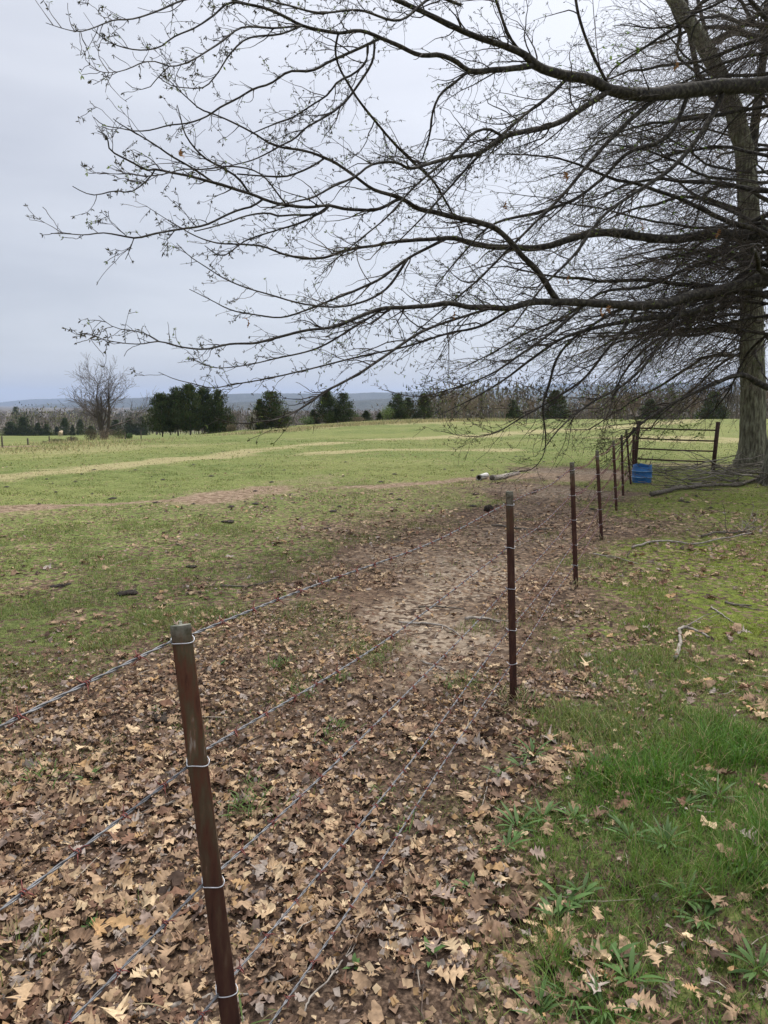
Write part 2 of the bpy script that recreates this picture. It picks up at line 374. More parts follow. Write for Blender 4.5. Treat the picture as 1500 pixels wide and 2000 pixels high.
for (r0, r1, dens, hi, s0, s1) in ((.6, 3.6, 1250, True, .020, .112), (3.6, 7.5, 620, True, .026, .095), (7.5, 14, 170, False, .045, .12), (14, 24, 55, False, .06, .13)):
    n = wn(r0, r1, dens); x, y = wedge(n, r0, r1); m = masks(x, y)
    pn = fbm(x * 2.2, y * 2.2, 3)
    pr = sstep(.30, .90, m[:, 0] + (pn - .5) * 1.6) * (1 - .75 * streaks(x, y, TRACK))
    k = rng.random(n) < pr * (.35 + .75 * m[:, 0]); x, y = x[k], y[k]; n = len(x)
    # ahead of the camera leaves are a little smaller where the ground is trodden bare
    sz = (s0 + (s1 - s0) * rng.random(n)**2.3) * (1 - .35 * m[k, 2])
    pos = np.stack([x, y, H(x, y) + .004 + rng.random(n) * .022], -1)
    col = LEAFCOL[rng.choice(len(LEAFCOL), n, p=LEAFP / LEAFP.sum())] * rng.uniform(.75, 1.15, (n, 1))
    # litter left of the fence is older and greyer-brown
    vi = rng.integers(0, 18, n); Rm = rotmats(rng.random(n) * 6.283, rng.normal(0, .30, n), rng.normal(0, .33, n))
    sc = np.stack([sz * rng.uniform(.75, 1.1, n), sz, sz * rng.uniform(.6, 1.5, n)], -1)
    for v in range(18):
        q = vi == v; TV, TF = oakleaf(100 + v, hi)
        stamp(litter, TV, TF, pos[q], Rm[q], sc[q], col[q])
# small crumbled fragments between the leaves
n = wn(.6, 6, 2400); x, y = wedge(n, .6, 6); m = masks(x, y); k = rng.random(n) < sstep(.3, .9, m[:, 0]) * .9; x, y = x[k], y[k]; n = len(x)
TV = np.array([(-.5, -.3, 0), (.4, -.5, .15), (.5, .4, -.05), (-.3, .5, .2)]); TF = np.array([(0, 1, 2, 3)])
sz = rng.uniform(.008, .034, n)
stamp(litter, TV, TF, np.stack([x, y, H(x, y) + .006 + rng.random(n) * .01], -1), rotmats(rng.random(n) * 6.28, rng.normal(0, .5, n), rng.normal(0, .5, n)), np.stack([sz, sz * rng.uniform(.3, 1, n), sz], -1), LEAFCOL[rng.choice(len(LEAFCOL), n)] * .8)
# crumbs and small leaves also lie on the bare path
n = wn(3, 11, 130); x, y = wedge(n, 3, 11); m = masks(x, y); k = (rng.random(n) < m[:, 2] * .9); x, y = x[k], y[k]; n = len(x); TV, TF = oakleaf(777, False); sz = rng.uniform(.015, .06, n)
stamp(litter, TV, TF, np.stack([x, y, H(x, y) + .008], -1), rotmats(rng.random(n) * 6.28, rng.normal(0, .4, n), rng.normal(0, .4, n)), np.stack([sz, sz, sz], -1), LEAFCOL[rng.choice(len(LEAFCOL), n)] * .9)
# single leaves and loose drifts resting on top of the grass right of the fence
n = wn(1, 12, 75); x, y = wedge(n, 1, 12); k = (x > (y - 1.4) * .4 - .2) & (rng.random(n) < sstep(.42, .7, fbm(x * 1.7 + 21, y * 1.7, 3))); x, y = x[k], y[k]; n = len(x)
pos = np.stack([x, y, H(x, y) + rng.uniform(.012, .045, n)], -1); sz = .035 + .085 * rng.random(n)**1.6; vi = rng.integers(0, 18, n); Rm = rotmats(rng.random(n) * 6.283, rng.normal(0, .35, n), rng.normal(0, .35, n))
col = LEAFCOL[rng.choice(len(LEAFCOL), n, p=LEAFP / LEAFP.sum())] * rng.uniform(.85, 1.2, (n, 1))
for v in range(18):
    q = vi == v; TV, TF = oakleaf(100 + v, True); stamp(litter, TV, TF, pos[q], Rm[q], np.stack([sz, sz, sz], -1)[q], col[q])
# thin twig bits among the leaves
n = 700; x, y = wedge(n, .8, 9); m = masks(x, y); k = rng.random(n) < m[:, 0]; x, y = x[k], y[k]
for a_, b_ in zip(x, y):
    L_ = .03 + .22 * rng.random()**2.5; an = rng.random() * 6.28; c_ = np.array([a_, b_, hz(a_, b_) + .018]); d_ = np.array([math.cos(an), math.sin(an), rng.normal(0, .08)]) * L_
    litter.tube([c_ - d_ / 2, c_ + rng.normal(0, .008, 3), c_ + d_ / 2], [.0022, .002, .001], 4, cap=False, col=np.array([(.30, .25, .20), (.14, .10, .08), (.42, .37, .30)][rng.integers(0, 3)]))
o = litter.build('leaf_litter', M_litter); tag(o, kind='stuff', label='brown fallen oak leaves covering the ground', cat='leaf litter')

grass = MB()
# blade template: 3 levels, bent
def blade(b): return np.array([(-.5, 0, 0), (.5, 0, 0), (-.42, b * .18, .4), (.42, b * .18, .4), (-.25, b * .55, .75), (.25, b * .55, .75), (0, b, .97)]), np.array([(0, 1, 3, 2), (2, 3, 5, 4), (4, 5, 6, 6)])
BT, BF = blade(.45); BF4 = BF[:2]; BF3 = np.array([(4, 5, 6)])
def grassband(r0, r1, dens, w, h, a=R(34), lod=0):
    n = wn(r0, r1, dens, a); x, y = wedge(n, r0, r1, a); m = masks(x, y)
    pn = fbm(x * 1.9 + 50, y * 1.9, 3)
    tr = streaks(x, y, TRACK); st = streaks(x, y, STRAW)
    pr = sstep(.24, .80, m[:, 1] + (pn - .5) * 1.15) * (1 - .93 * tr) * (1 - .5 * st)
    k = rng.random(n) < pr; x, y = x[k], y[k]; m = m[k]; st = st[k]; n = len(x)
    lush = sstep(.6, 1., m[:, 1]) * (1 - m[:, 3]) * (x > (y - 1.4) * .4 - .3) * (1 - sstep(9, 15, y))
    hh = h * rng.uniform(.3, 1.3, n) * (.55 + .9 * sstep(.45, .62, fbm(x * 2.6 + 7, y * 2.6, 2))) * (.5 + .85 * lush) * (1 - .4 * m[:, 3]) * (.6 + .9 * fbm(x * 1.2, y * 1.2))
    ww = w * rng.uniform(.6, 1.3, n)
    g = np.array([.09, .19, .022]); my = np.array([.20, .25, .03]); fg = np.array([.165, .21, .055])
    c = g[None] * lush[:, None] + fg[None] * (1 - lush[:, None]); c = c * (1 - m[:, 3:4]) + my[None] * m[:, 3:4]
    c = c * rng.uniform(.65, 1.3, (n, 1)) * np.stack([rng.uniform(.8, 1.25, n), np.ones(n), rng.uniform(.7, 1.3, n)], -1)
    dry = rng.random(n) < (.07 + .5 * st + .05 * (1 - lush)); c[dry] = np.array([.36, .29, .15]) * rng.uniform(.7, 1.2, (dry.sum(), 1))
    pos = np.stack([x, y, H(x, y) - .003], -1)
    Rm = rotmats(rng.random(n) * 6.283, -np.abs(rng.normal(0, .38, n)), rng.normal(0, .15, n))
    sc = np.stack([ww, hh * rng.uniform(.4, 1.6, n), hh], -1)
    if lod == 0:
        V = np.einsum('nij,nmj->nmi', Rm, BT[None] * sc[:, None]) + pos[:, None]
        off = (np.arange(n) * 7)[:, None, None]
        grass.add2(V.reshape(-1, 3), (BF4[None] + off).reshape(-1, 4), (BF3[None] + off).reshape(-1, 3), np.repeat(c, 7, axis=0))
    else:
        TV = np.array([(-.5, 0, 0), (.5, 0, 0), (0, .35, 1)]); stamp(grass, TV, np.array([(0, 1, 2)]), pos, Rm, sc, c)
grassband(.6, 3.0, 9500, .0030, .075)
grassband(3.0, 6.0, 8200, .0042, .062)
grassband(6.0, 11.0, 3000, .0075, .05, lod=1)
grassband(11.0, 20.0, 650, .014, .045, lod=1)
grassband(20.0, 38.0, 75, .03, .06, lod=1)
o = grass.build('grass', M_grass); tag(o, kind='stuff', label='short green pasture grass', cat='grass')

# broad bladed plantain weeds and long tufts
weeds = MB()
def rosette(c, n, L, w, col, up=.7):
    for i in range(n):
        a = rng.random() * 6.283; l = L * rng.uniform(.55, 1.15); el = rng.uniform(.25, 1.1) * up
        d = np.array([math.cos(a), math.sin(a)]); s = np.array([-d[1], d[0]])
        V = []
        t = np.linspace(0, 1, 6); wd = w * np.array([.25, .6, 1, .95, .55, .03]) * rng.uniform(.7, 1.2)
        e = el * (1 - .75 * t); zz = np.cumsum(np.sin(e)) * l / 6; hh = np.cumsum(np.cos(e)) * l / 6
        for k in range(6):
            m = np.array([c[0] + d[0] * hh[k], c[1] + d[1] * hh[k], c[2] + zz[k]])
            V += [m + np.array([s[0], s[1], .25]) * wd[k] / 2, m, m + np.array([-s[0], -s[1], .25]) * wd[k] / 2]
        F = []
        for k in range(5): F += [(3*k, 3*k+1, 3*k+4, 3*k+3), (3*k+1, 3*k+2, 3*k+5, 3*k+4)]
        weeds.add(V, F, np.array(col) * rng.uniform(.7, 1.25))
WD = [(1010,1620,14,.15,.022),(990,1660,10,.12,.02),(1060,1600,9,.12,.02),(1120,1600,10,.13,.022),(1230,1640,14,.14,.018),(1300,1650,14,.15,.018),(1100,1770,12,.13,.028),(1085,1795,9,.12,.028),(1135,1750,9,.12,.026),
 (1340,1760,12,.14,.022),(1370,1800,9,.12,.02),(1465,1700,12,.16,.024),(1190,1880,8,.12,.03),(1230,1920,10,.13,.02),(1480,1900,10,.16,.022),(1020,1500,9,.12,.018),(975,1515,8,.1,.018),(1500,1640,10,.15,.02),(1330,1580,14,.16,.014),(1400,1560,14,.17,.014),(1280,1530,14,.15,.013),
 (860,1760,8,.09,.018),(920,1740,7,.08,.016),(840,1870,7,.08,.02),(170,1810,5,.05,.03),(70,1870,4,.05,.03),(175,1525,10,.09,.012),(300,1390,6,.06,.02),(430,1300,8,.08,.014),(1170,1500,10,.13,.014),(1450,1480,12,.15,.014),(690,1890,5,.05,.02),(1040,1480,10,.15,.02),(1180,1980,14,.13,.012),(1120,1960,14,.12,.012),(1050,1990,14,.12,.012),(590,1520,5,.05,.015)]
for (px, py, n, L, w) in WD: rosette(G(px, py), int(n * 1.3), L * .85, w * .62, (.085, .16, .04), .95)
TU = [(540,1305,60,.10,.006),(665,1330,40,.07,.006),(590,1362,40,.07,.006),(480,1575,45,.09,.005),(500,1540,30,.07,.005),(660,1425,45,.08,.006),(85,1525,40,.09,.006),(640,1450,25,.06,.006),(500,1595,30,.09,.005),(740,1290,22,.06,.007),(870,1340,15,.05,.006),(430,1210,30,.07,.008),(930,1335,14,.09,.005),(790,1620,30,.06,.005),(750,1560,26,.06,.005)]
for (px, py, n, L, w) in TU:
    c = G(px, py)
    for i in range(n):
        q = c + np.array([rng.normal(0, .045), rng.normal(0, .045), 0]); rosette(q, 1, L, w, (.10, .17, .035), 1.6)
for (px, py, n_) in ((1003, 1366, 46), (1125, 1146, 26), (1175, 1054, 20), (985, 1385, 20), (1204, 998, 16), (1253, 942, 40), (470, 1990, 10)):
    c = G(px, py)
    for i in range(n_):
        q = c + np.array([rng.normal(0, .06), rng.normal(0, .05) - .03, 0]); rosette(q, 1, .13, .005, (.36, .29, .16) if rng.random() < .6 else (.11, .17, .04), 1.7)
o = weeds.build('weeds', M_grass); tag(o, kind='stuff', label='broad bladed green weeds and grass tufts among the leaves', cat='weeds')
# tall dry grass at the far edge of the field and at the left
dryg = MB()
for pl, w, n, h in ((polyw([(460,850),(600,836),(750,828),(850,823),(1010,822)]), 2.2, 8000, .28), (polyw([(0,880),(100,876),(220,866),(300,858)]), 2.2, 2200, .12), (polyw([(85,868),(140,864),(250,857)]), 1.0, 700, .22), (polyw([(640,832),(800,822),(1000,820),(1450,815)]), 2, 5000, .3)):
    seg = rng.integers(0, len(pl) - 1, n); t = rng.random(n)[:, None]
    p = pl[seg] * (1 - t) + pl[seg + 1] * t + rng.normal(0, w * .6, (n, 2))
    pos = np.stack([p[:, 0], p[:, 1], H(p[:, 0], p[:, 1])], -1)
    hh = h * rng.uniform(.3, 1.1, n); TV = np.array([(-.5, 0, 0), (.5, 0, 0), (0, .35, 1)])
    c = np.array([.42, .35, .19])[None] * rng.uniform(.7, 1.3, (n, 1)); gq = rng.random(n) < .4; c[gq] = (.17, .19, .07)
    stamp(dryg, TV, np.array([(0, 1, 2)]), pos, rotmats(rng.random(n) * 6.28, rng.normal(0, .25, n), rng.normal(0, .2, n)), np.stack([np.full(n, .03), hh, hh], -1), c)
o = dryg.build('dry_grass', M_grass); tag(o, kind='stuff', label='tall dry tan grass along the far edge of the field', cat='dry grass')

# ------------------------------------------------------------------ branch growth
def nrm(v): return v / (np.linalg.norm(v) + 1e-9)
def grow(start, d, length, r0, steps, gravity=0, bias=None, wig=.22, rend=.25):
    p = np.array(start, float); d = nrm(np.array(d, float)); pts = [p.copy()]; rad = [r0]
    sl = length / steps
    for i in range(steps):
        j = rng.normal(0, wig, 3); d = d + j * .6; d[2] += gravity
        if bias is not None: d = d + bias
        d = nrm(d); p = p + d * sl; pts.append(p.copy()); rad.append(r0 * (1 - (1 - rend) * (i + 1) / steps))
    return np.array(pts), np.array(rad)
def kids(pts, rad, dens, lenf, angle, lo=.15):
    """child start, direction and parent radius along a branch"""
    seg = np.diff(pts, axis=0); sl = np.linalg.norm(seg, axis=1); tot = sl.sum(); cs = np.concatenate([[0], np.cumsum(sl)])
    n = rng.poisson(dens * tot * (1 - lo)); out = []
    for _ in range(n):
        s = tot * (lo + (1 - lo) * rng.random()); k = min(np.searchsorted(cs, s) - 1, len(sl) - 1); k = max(k, 0)
        f = (s - cs[k]) / max(sl[k], 1e-6); p = pts[k] + seg[k] * f; t = seg[k] / max(sl[k], 1e-6)
        q = nrm(np.cross(t, rng.normal(0, 1, 3))); a = angle * rng.uniform(.65, 1.35)
        out.append((p, nrm(t * math.cos(a) + q * math.sin(a)), rad[k] * (1 - f) + rad[k + 1] * f, s / tot))
    return out

# traced oak limbs: (photo x, photo y, thickness px)
LIMBS = {
 'a': [(1560,150,28),(1500,165,27),(1400,170,26),(1330,178,25),(1250,185,23),(1190,175,19),(1150,155,18),(1100,147,17),(1045,127,16),(1025,108,13),(990,92,11),(930,72,10),(880,50,9.5),(830,25,8),(780,3,7),(740,-15,6),(680,-30,4)],
 'b': [(1045,127,11),(1010,133,9),(960,137,8.5),(915,138,8),(890,120,7.5),(860,108,7.5),(820,108,7),(780,90,6.5),(750,77,6),(700,60,5.5),(660,65,5),(630,60,5),(590,50,4.6),(555,32,4.4),(520,17,4),(470,5,3.5),(430,-10,3)],
 'c': [(750,78,4.5),(690,100,4),(645,120,3.8),(610,138,3.5),(565,140,3.3),(525,165,3),(500,172,3),(465,192,3),(430,210,2.8),(405,227,2.5),(370,240,2.3),(330,245,2),(290,255,1.9),(263,256,1.7),(237,251,1.4),(199,243,1.2),(183,229,1)],
 'd': [(725,92,4),(715,120,3.5),(690,145,3.2),(660,160,3),(640,185,2.8),(610,205,2.5),(570,230,2.3),(530,245,2),(490,262,1.6)],
 'e': [(480,5,3.2),(450,5,3),(415,32,2.8),(380,55,2.5),(340,72,2.3),(310,93,2.1),(285,98,2),(250,95,1.7),(210,80,1.4),(190,65,1.1),(180,58,.9)],
 'f': [(420,-12,3),(360,0,2.8),(300,25,2.5),(255,38,2.2),(220,40,2),(190,52,1.8),(155,62,1.5),(120,55,1.1),(90,45,.8)],
 'g': [(590,50,3.2),(540,55,3),(465,57,2.8),(435,80,2.6),(405,100,2.4),(375,118,2.2),(335,130,2),(300,120,1.7),(280,122,1.6),(250,135,1.4),(220,142,1.1),(195,140,1),(175,131,.8)],
 'h': [(335,130,1.6),(310,150,1.4),(290,172,1.2),(260,172,1),(245,160,.8)],
 'i': [(585,52,3),(555,65,2.8),(475,80,2.5),(450,105,2.2),(420,150,2),(400,170,1.8),(365,172,1.5),(330,165,1.3),(310,150,1)],
 'j': [(1190,185,11),(1140,210,10),(1100,235,9),(1060,250,9),(1025,257,8.5),(990,265,8),(965,280,7.5),(935,300,7),(900,305,6.5),(855,315,6),(820,325,5.5),(800,330,5),(777,318,4),(750,317,3.8),(723,323,3.5),(697,343,3.3),(653,363,3),(607,387,2.6),(580,393,2.3),(530,405,1.8)],
 'k': [(985,262,5),(950,252,4.5),(925,260,4),(905,280,4),(885,300,3.6),(850,330,3.5),(820,355,3.2),(795,380,3),(760,420,2.5),(700,470,2),(640,520,1.5)],
 'm': [(1510,545,27),(1480,548,26),(1450,555,22),(1395,570,20),(1350,577,19),(1315,590,18),(1250,597,17),(1200,595,15),(1150,592,14),(1100,590,14),(1030,592,12),(995,602,11),(950,600,10),(915,600,9),(880,592,8.5),(840,597,8),(780,601,7),(750,602,6.5),(710,615,6),(675,630,5.5),(645,640,5),(600,645,4.5),(550,657,4),(500,670,3.5),(450,672,3),(400,682,2.7),(350,677,2.3),(310,667,2),(275,672,1.6),(240,670,1.3),(200,662,1),(170,650,.8)],
 'l': [(1085,588,12),(1070,560,12),(1050,530,11),(1020,500,10.5),(995,470,10),(965,445,9.5),(925,432,9),(890,425,8.5),(850,415,8),(815,407,7.5),(783,387,7),(760,380,6),(733,372,5.5),(713,360,5),(697,347,4.6),(673,330,4.5),(653,317,4.2),(633,308,4),(613,300,3.6),(587,293,3.3),(550,288,3),(527,280,2.8),(500,263,2.6),(480,252,2.5),(450,237,2.3),(420,224,2.2),(391,213,2),(370,195,1.7),(346,173,1.5),(330,157,1.2),(311,144,1)],
 'n': [(783,387,6),(770,393,5.5),(753,403,5.5),(733,410,5.5),(700,410,5.3),(667,407,5.2),(647,402,5.1),(600,405,5),(567,402,5),(543,398,5),(517,390,4.8),(493,380,4.6),(467,372,4.4),(433,361,4.2),(400,352,4),(370,344,3.7),(333,337,3.5),(306,331,3.4),(285,332,3),(269,323,2.8),(242,309,2.6),(223,299,2.4),(214,291,2.2),(210,272,2),(203,261,1.8),(191,256,1.3)],
 'o': [(306,331,2.2),(295,344,2),(279,360,2),(255,375,1.9),(223,373,1.8),(199,379,1.7),(181,381,1.6),(162,375,1.3),(142,364,1.1)],
 'p': [(517,390,3.2),(493,403,3.2),(467,410,3.2),(443,420,3.1),(400,440,3.2),(350,448,3.2),(300,457,3),(265,465,2.8),(235,460,2.4),(200,455,2),(165,459,1.8),(135,457,1.4),(100,456,1.2)],
 'q': [(262,465,1.4),(255,485,1.2),(245,507,.9)],
 'r': [(647,404,3.4),(627,417,3.2),(600,420,3),(567,420,3),(543,422,3),(527,417,2.8),(500,418,2.7),(477,423,2.5),(450,433,2.3),(417,443,2),(380,452,1.6)],
 's': [(1510,455,22),(1470,458,21),(1440,460,20),(1400,455,18),(1350,463,17),(1310,468,16),(1250,462,16),(1200,455,15),(1150,457,14),(1110,468,13),(1065,482,12),(1030,485,11),(990,483,11),(960,482,10),(920,475,9),(885,465,8),(850,467,6.5),(800,470,5.5),(767,473,5),(733,480,4.6),(700,484,4.2),(665,492,4),(640,502,3.6),(600,505,3.4),(555,497,3),(515,482,2.7),(465,477,2.3),(425,475,2),(380,460,1.6),(345,440,1.3),(320,425,1),(285,402,.8)],
 't': [(880,467,6),(840,482,5.5),(805,500,5),(775,520,4.8),(750,540,4.5),(700,565,4),(650,585,3.5),(600,605,3),(550,620,2.6),(500,615,2.2),(450,605,1.8),(410,585,1.3),(370,565,.9)],
 'u': [(810,515,4),(750,568,3.5),(675,598,3),(600,595,2.6),(525,575,2.2),(475,560,1.9),(440,545,1.7),(400,520,1.5),(370,500,1.2),(345,475,.9)],
 'v': [(310,667,1.4),(275,648,1.3),(245,645,1.2),(215,635,1),(193,617,.8)],
 'w': [(1430,565,12),(1375,600,11),(1335,613,10),(1300,617,9),(1240,625,8),(1200,632,7),(1165,640,6),(1100,660,5),(1040,700,4),(980,745,3),(920,780,2),(860,810,1.2)],
 'x': [(1230,598,6),(1190,615,5.5),(1150,640,5),(1110,670,4.5),(1088,700,4.3),(1072,752,4),(1060,796,3.5),(1062,820,2.6),(1066,860,2),(1060,892,1.6),(1036,918,1.2),(996,921,.9)],
 'y': [(960,600,5),(900,620,4.6),(820,650,4.2),(760,690,4),(700,730,3.6),(660,752,3.4),(634,765,3.2),(609,783,3),(584,800,2.8),(558,813,2.6),(533,821,2.5),(508,823,2.3),(482,827,2),(457,826,1.7),(432,820,1.4),(419,816,1)],
 'z': [(1000,602,4.2),(930,640,4),(880,650,3.5),(800,675,3),(700,697,2.8),(600,722,2.5),(520,740,2.2),(450,752,1.9),(415,758,1.7),(380,750,1.4),(340,740,1.1),(310,727,.8)],
 'aa': [(660,64,3),(655,95,3.2),(690,180,3.4),(733,237,3.6),(767,277,3.8),(810,320,3.8),(843,350,3.6),(867,387,3.2),(885,420,3)],
 'ab': [(1290,195,9),(1230,235,8),(1180,285,7),(1150,320,6.5),(1100,380,5.5),(1040,440,4.5),(990,490,3.8),(930,550,3),(870,600,2.3),(810,650,1.6)],
 'ac': [(1350,190,8),(1300,270,7),(1225,300,6.5),(1175,350,6),(1120,390,5.2),(1050,415,4.4),(960,440,3.5),(900,500,2.6),(850,560,1.8)],
 'ad': [(1110,160,6),(1070,190,5.5),(1030,220,5),(990,255,4.4),(950,290,4),(920,320,3.5),(875,370,3),(820,430,2.3),(770,480,1.6)],
 'ae': [(905,145,5),(890,160,4.6),(860,185,4),(845,220,3.4),(840,260,2.8),(825,310,2)],
 'af': [(493,378,3.4),(467,350,3.2),(433,327,3),(405,312,2.8),(375,283,2.4),(359,256,2),(354,235,1.6),(346,205,1.1)],
 'ag': [(418,355,3),(370,325,2.8),(338,307,2.5),(303,283,2.3),(277,267,2),(253,253,1.6),(231,240,1.3),(221,232,1)],
 'ah': [(560,398,2.6),(500,335,2),(450,325,2.2),(397,331,2.2),(357,331,2.1),(317,341,1.9),(282,344,1.6),(247,339,1.4),(218,340,1.1),(199,336,.8)],
 'ai': [(735,80,3.8),(730,110,3.6),(700,165,3.4),(673,200,3.3),(653,217,3.2),(620,237,3),(593,253,2.8),(577,270,2.7),(550,284,2.5),(527,297,2.3),(493,313,2),(467,320,1.8),(433,327,1.4)],
 'aj': [(635,311,3),(613,323,3),(583,337,2.8),(557,345,2.7),(533,345,2.5),(500,343,2.3),(463,340,2)],
 'ak': [(1420,180,9),(1370,260,8),(1310,330,7),(1250,370,6),(1180,420,5),(1120,500,4),(1060,560,3),(1000,640,2)],
 'al': [(1470,470,8),(1400,500,7),(1330,530,6),(1260,560,5.4),(1180,570,4.6),(1100,620,3.8),(1030,650,3),(960,690,2.2),(900,720,1.4)],
 'am': [(1500,757,13),(1475,745,12),(1450,732,10),(1430,735,8),(1400,748,6.5),(1350,770,5),(1300,795,3.8),(1250,830,2.6),(1215,870,1.6),(1190,900,1)],
 'an': [(1250,597,6),(1220,640,5.4),(1180,690,4.6),(1140,740,3.8),(1080,780,3),(1020,815,2.2),(960,848,1.5),(905,852,1),(862,842,.8)],
 'ao': [(1350,577,7),(1300,650,6),(1270,700,5),(1220,750,4),(1150,790,3),(1090,840,2),(1060,880,1.3)],
 'ap': [(1150,592,5),(1090,640,4.4),(1020,690,3.6),(960,730,3),(880,760,2.2),(810,775,1.4),(760,765,.9)],
 'aq': [(750,602,3.6),(690,640,3.2),(620,680,2.8),(540,700,2.3),(470,715,1.8),(420,718,1.3),(370,700,.9)],
 'ar': [(900,10,5),(850,-5,4),(780,40,3.5),(700,20,3.2),(620,25,3),(560,10,2.5),(480,-10,2)],
 'as': [(1045,127,5),(1000,80,4.5),(975,20,4),(960,-30,3.5)],
 'at': [(1190,180,6),(1150,90,5),(1130,30,4.4),(1120,-30,4)],
 'au': [(640,402,3),(600,430,2.8),(540,450,2.5),(480,470,2.1),(430,500,1.6),(400,480,1.1)],
}
def Dpx(x): return 5.6 + (x - 100) / 1400 * 9.4
OFF = {}
def limb3(key, pl):
    ramp_ = 0.0 if key in ('a', 'm') else rng.uniform(-1.0, 1.2)
    if key in ('f', 'e', 'n', 'p', 'o'): ramp_ *= .4
    # start offset = offset of the nearest traced point so branches really join
    off0 = 0.0; best = 1e9
    for k2, (pp, oo) in OFF.items():
        d = np.hypot(pp[:, 0] - pl[0][0], pp[:, 1] - pl[0][1]); i = d.argmin()
        if d[i] < best: best = d[i]; off0 = oo[i]; near_ = tuple(pp[i])
    if best > 30: off0 = 0.0 if key not in ('s',) else 1.0
    else: pl = [(near_[0], near_[1], pl[0][2])] + list(pl[1:] if best < 6 or len(pl) < 5 else pl[1:])
    a = np.array(pl, float)
    # densify with smooth interpolation
    s = np.concatenate([[0], np.cumsum(np.hypot(np.diff(a[:, 0]), np.diff(a[:, 1])))])
    q = np.linspace(0, s[-1], max(4, int(s[-1] / 14)))
    def cr(c):
        m = np.gradient(c, s); k = np.clip(np.searchsorted(s, q) - 1, 0, len(s) - 2); h = s[k + 1] - s[k]; t = (q - s[k]) / h
        return (2*t**3-3*t**2+1)*c[k] + (t**3-2*t**2+t)*h*m[k] + (-2*t**3+3*t**2)*c[k+1] + (t**3-t**2)*h*m[k+1]
    X, Yp, W = cr(a[:, 0]), cr(a[:, 1]), np.interp(q, s, a[:, 2])
    off = off0 + ramp_ * q / 600.0
    OFF[key] = (np.stack([X, Yp], -1), off)
    D = np.maximum(Dpx(X) + off, 3.5)
    pts = np.array([P(x_, y_, d_) for x_, y_, d_ in zip(X, Yp, D)])
    rad = W * D / FPX / 2
    pts += np.cumsum(rng.normal(0, .003, pts.shape), axis=0) * 0
    return pts, rad
TREE_A = P(1529, 945, 15.2); TREE_A[2] = hz(TREE_A[0], TREE_A[1])
oakA = thing('oak_tree', 'large bare oak at the right edge whose long low limbs spread over the whole view', 'tree', TREE_A)
TREE_B = G(1470, 912); dB = TREE_B[1]
oakB = thing('oak_tree', 'thick grey oak trunk standing behind the brush pile, right of the pipe gate', 'tree', TREE_B)
# trunks
def trunk(pts, rad, parent, loc, flare, k=26):
    mb = MB(); pts = np.array(pts, float); rad = np.array(rad, float)
    s = np.concatenate([[0], np.cumsum(np.linalg.norm(np.diff(pts, axis=0), axis=1))]); q = np.linspace(0, s[-1], 90)
    p = np.stack([np.interp(q, s, pts[:, i]) for i in range(3)], -1); r = np.interp(q, s, rad)
    r = r * (1 + flare * np.exp(-q / .35))
    n = len(p); th = np.arange(k) / k * 2 * math.pi
    V = []
    for i in range(n):
        but = 1 + .22 * np.exp(-q[i] / .45) * np.cos(th * 5 + 1) + .05 * np.sin(th * 9 + q[i]) + rng.normal(0, .022, k)
        V.append(p[i] + np.stack([np.cos(th) * r[i] * but, np.sin(th) * r[i] * but, 0 * th], -1))
    V = np.concatenate(V); i = np.arange(n - 1)[:, None] * k; j = np.arange(k)[None]; j2 = (j + 1) % k
    F = np.stack([i + j, i + j2, i + k + j2, i + k + j], -1).reshape(-1, 4)
    mb.add(V, F)
    return mb.build('trunk', M_trunk, parent, loc, smooth=True)
zA = TREE_A[2]
tA = np.array([TREE_A + (0, 0, -.1), TREE_A + (.02, 0, 1), TREE_A + (.05, 0, 4), TREE_A + (.0, .1, 8), TREE_A + (-.1, .2, 12), TREE_A + (.1, .3, 15)])
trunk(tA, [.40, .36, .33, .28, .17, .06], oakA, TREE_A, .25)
zt = [(1472, 912, 52), (1470, 850, 45), (1471, 760, 42), (1468, 650, 40), (1466, 520, 37), (1462, 400, 35), (1455, 300, 33), (1435, 220, 31), (1408, 150, 30), (1365, 70, 28), (1320, 5, 26), (1280, -60, 22), (1240, -150, 16), (1200, -260, 8)]
tB = np.array([P(a, b, dB) for a, b, c in zt]); tB[0, 2] -= .1
trunk(tB, [c / FPX * dB / 2 * 1.04 for a, b, c in zt], oakB, TREE_B, .42)

twA = MB(); twB = MB(); bud = MB(); TIPS = []; tubes = {'A': twA, 'B': twB}
def addlimb(pts, rad, parent, loc, k=8):
    mb = MB(); mb.tube(pts, rad, k, wob=.09)
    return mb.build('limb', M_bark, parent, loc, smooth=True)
def buds(p, d, size, green=.3, n=6):
    """a tassel of small opening leaves at a twig tip"""
    m = n; a = rng.random(m) * 6.283; l = size * rng.uniform(.5, 1.2, m)
    dd = d[None] * .5 + rng.normal(0, .55, (m, 3)); dd[:, 2] -= .25; dd /= np.linalg.norm(dd, axis=1, keepdims=True)
    s = np.cross(dd, rng.normal(0, 1, (m, 3))); s /= np.linalg.norm(s, axis=1, keepdims=True)
    w = l * .15
    V = np.stack([p + 0 * dd, p + dd * l[:, None] * .5 + s * w[:, None], p + dd * l[:, None], p + dd * l[:, None] * .5 - s * w[:, None]], 1).reshape(-1, 3)
    F = (np.arange(m) * 4)[:, None] + np.arange(4)[None]
    base = np.array([.055, .05, .022]) if rng.random() > green else np.array([.16, .21, .05])
    bud.add(V, F, base * rng.uniform(.6, 1.4))
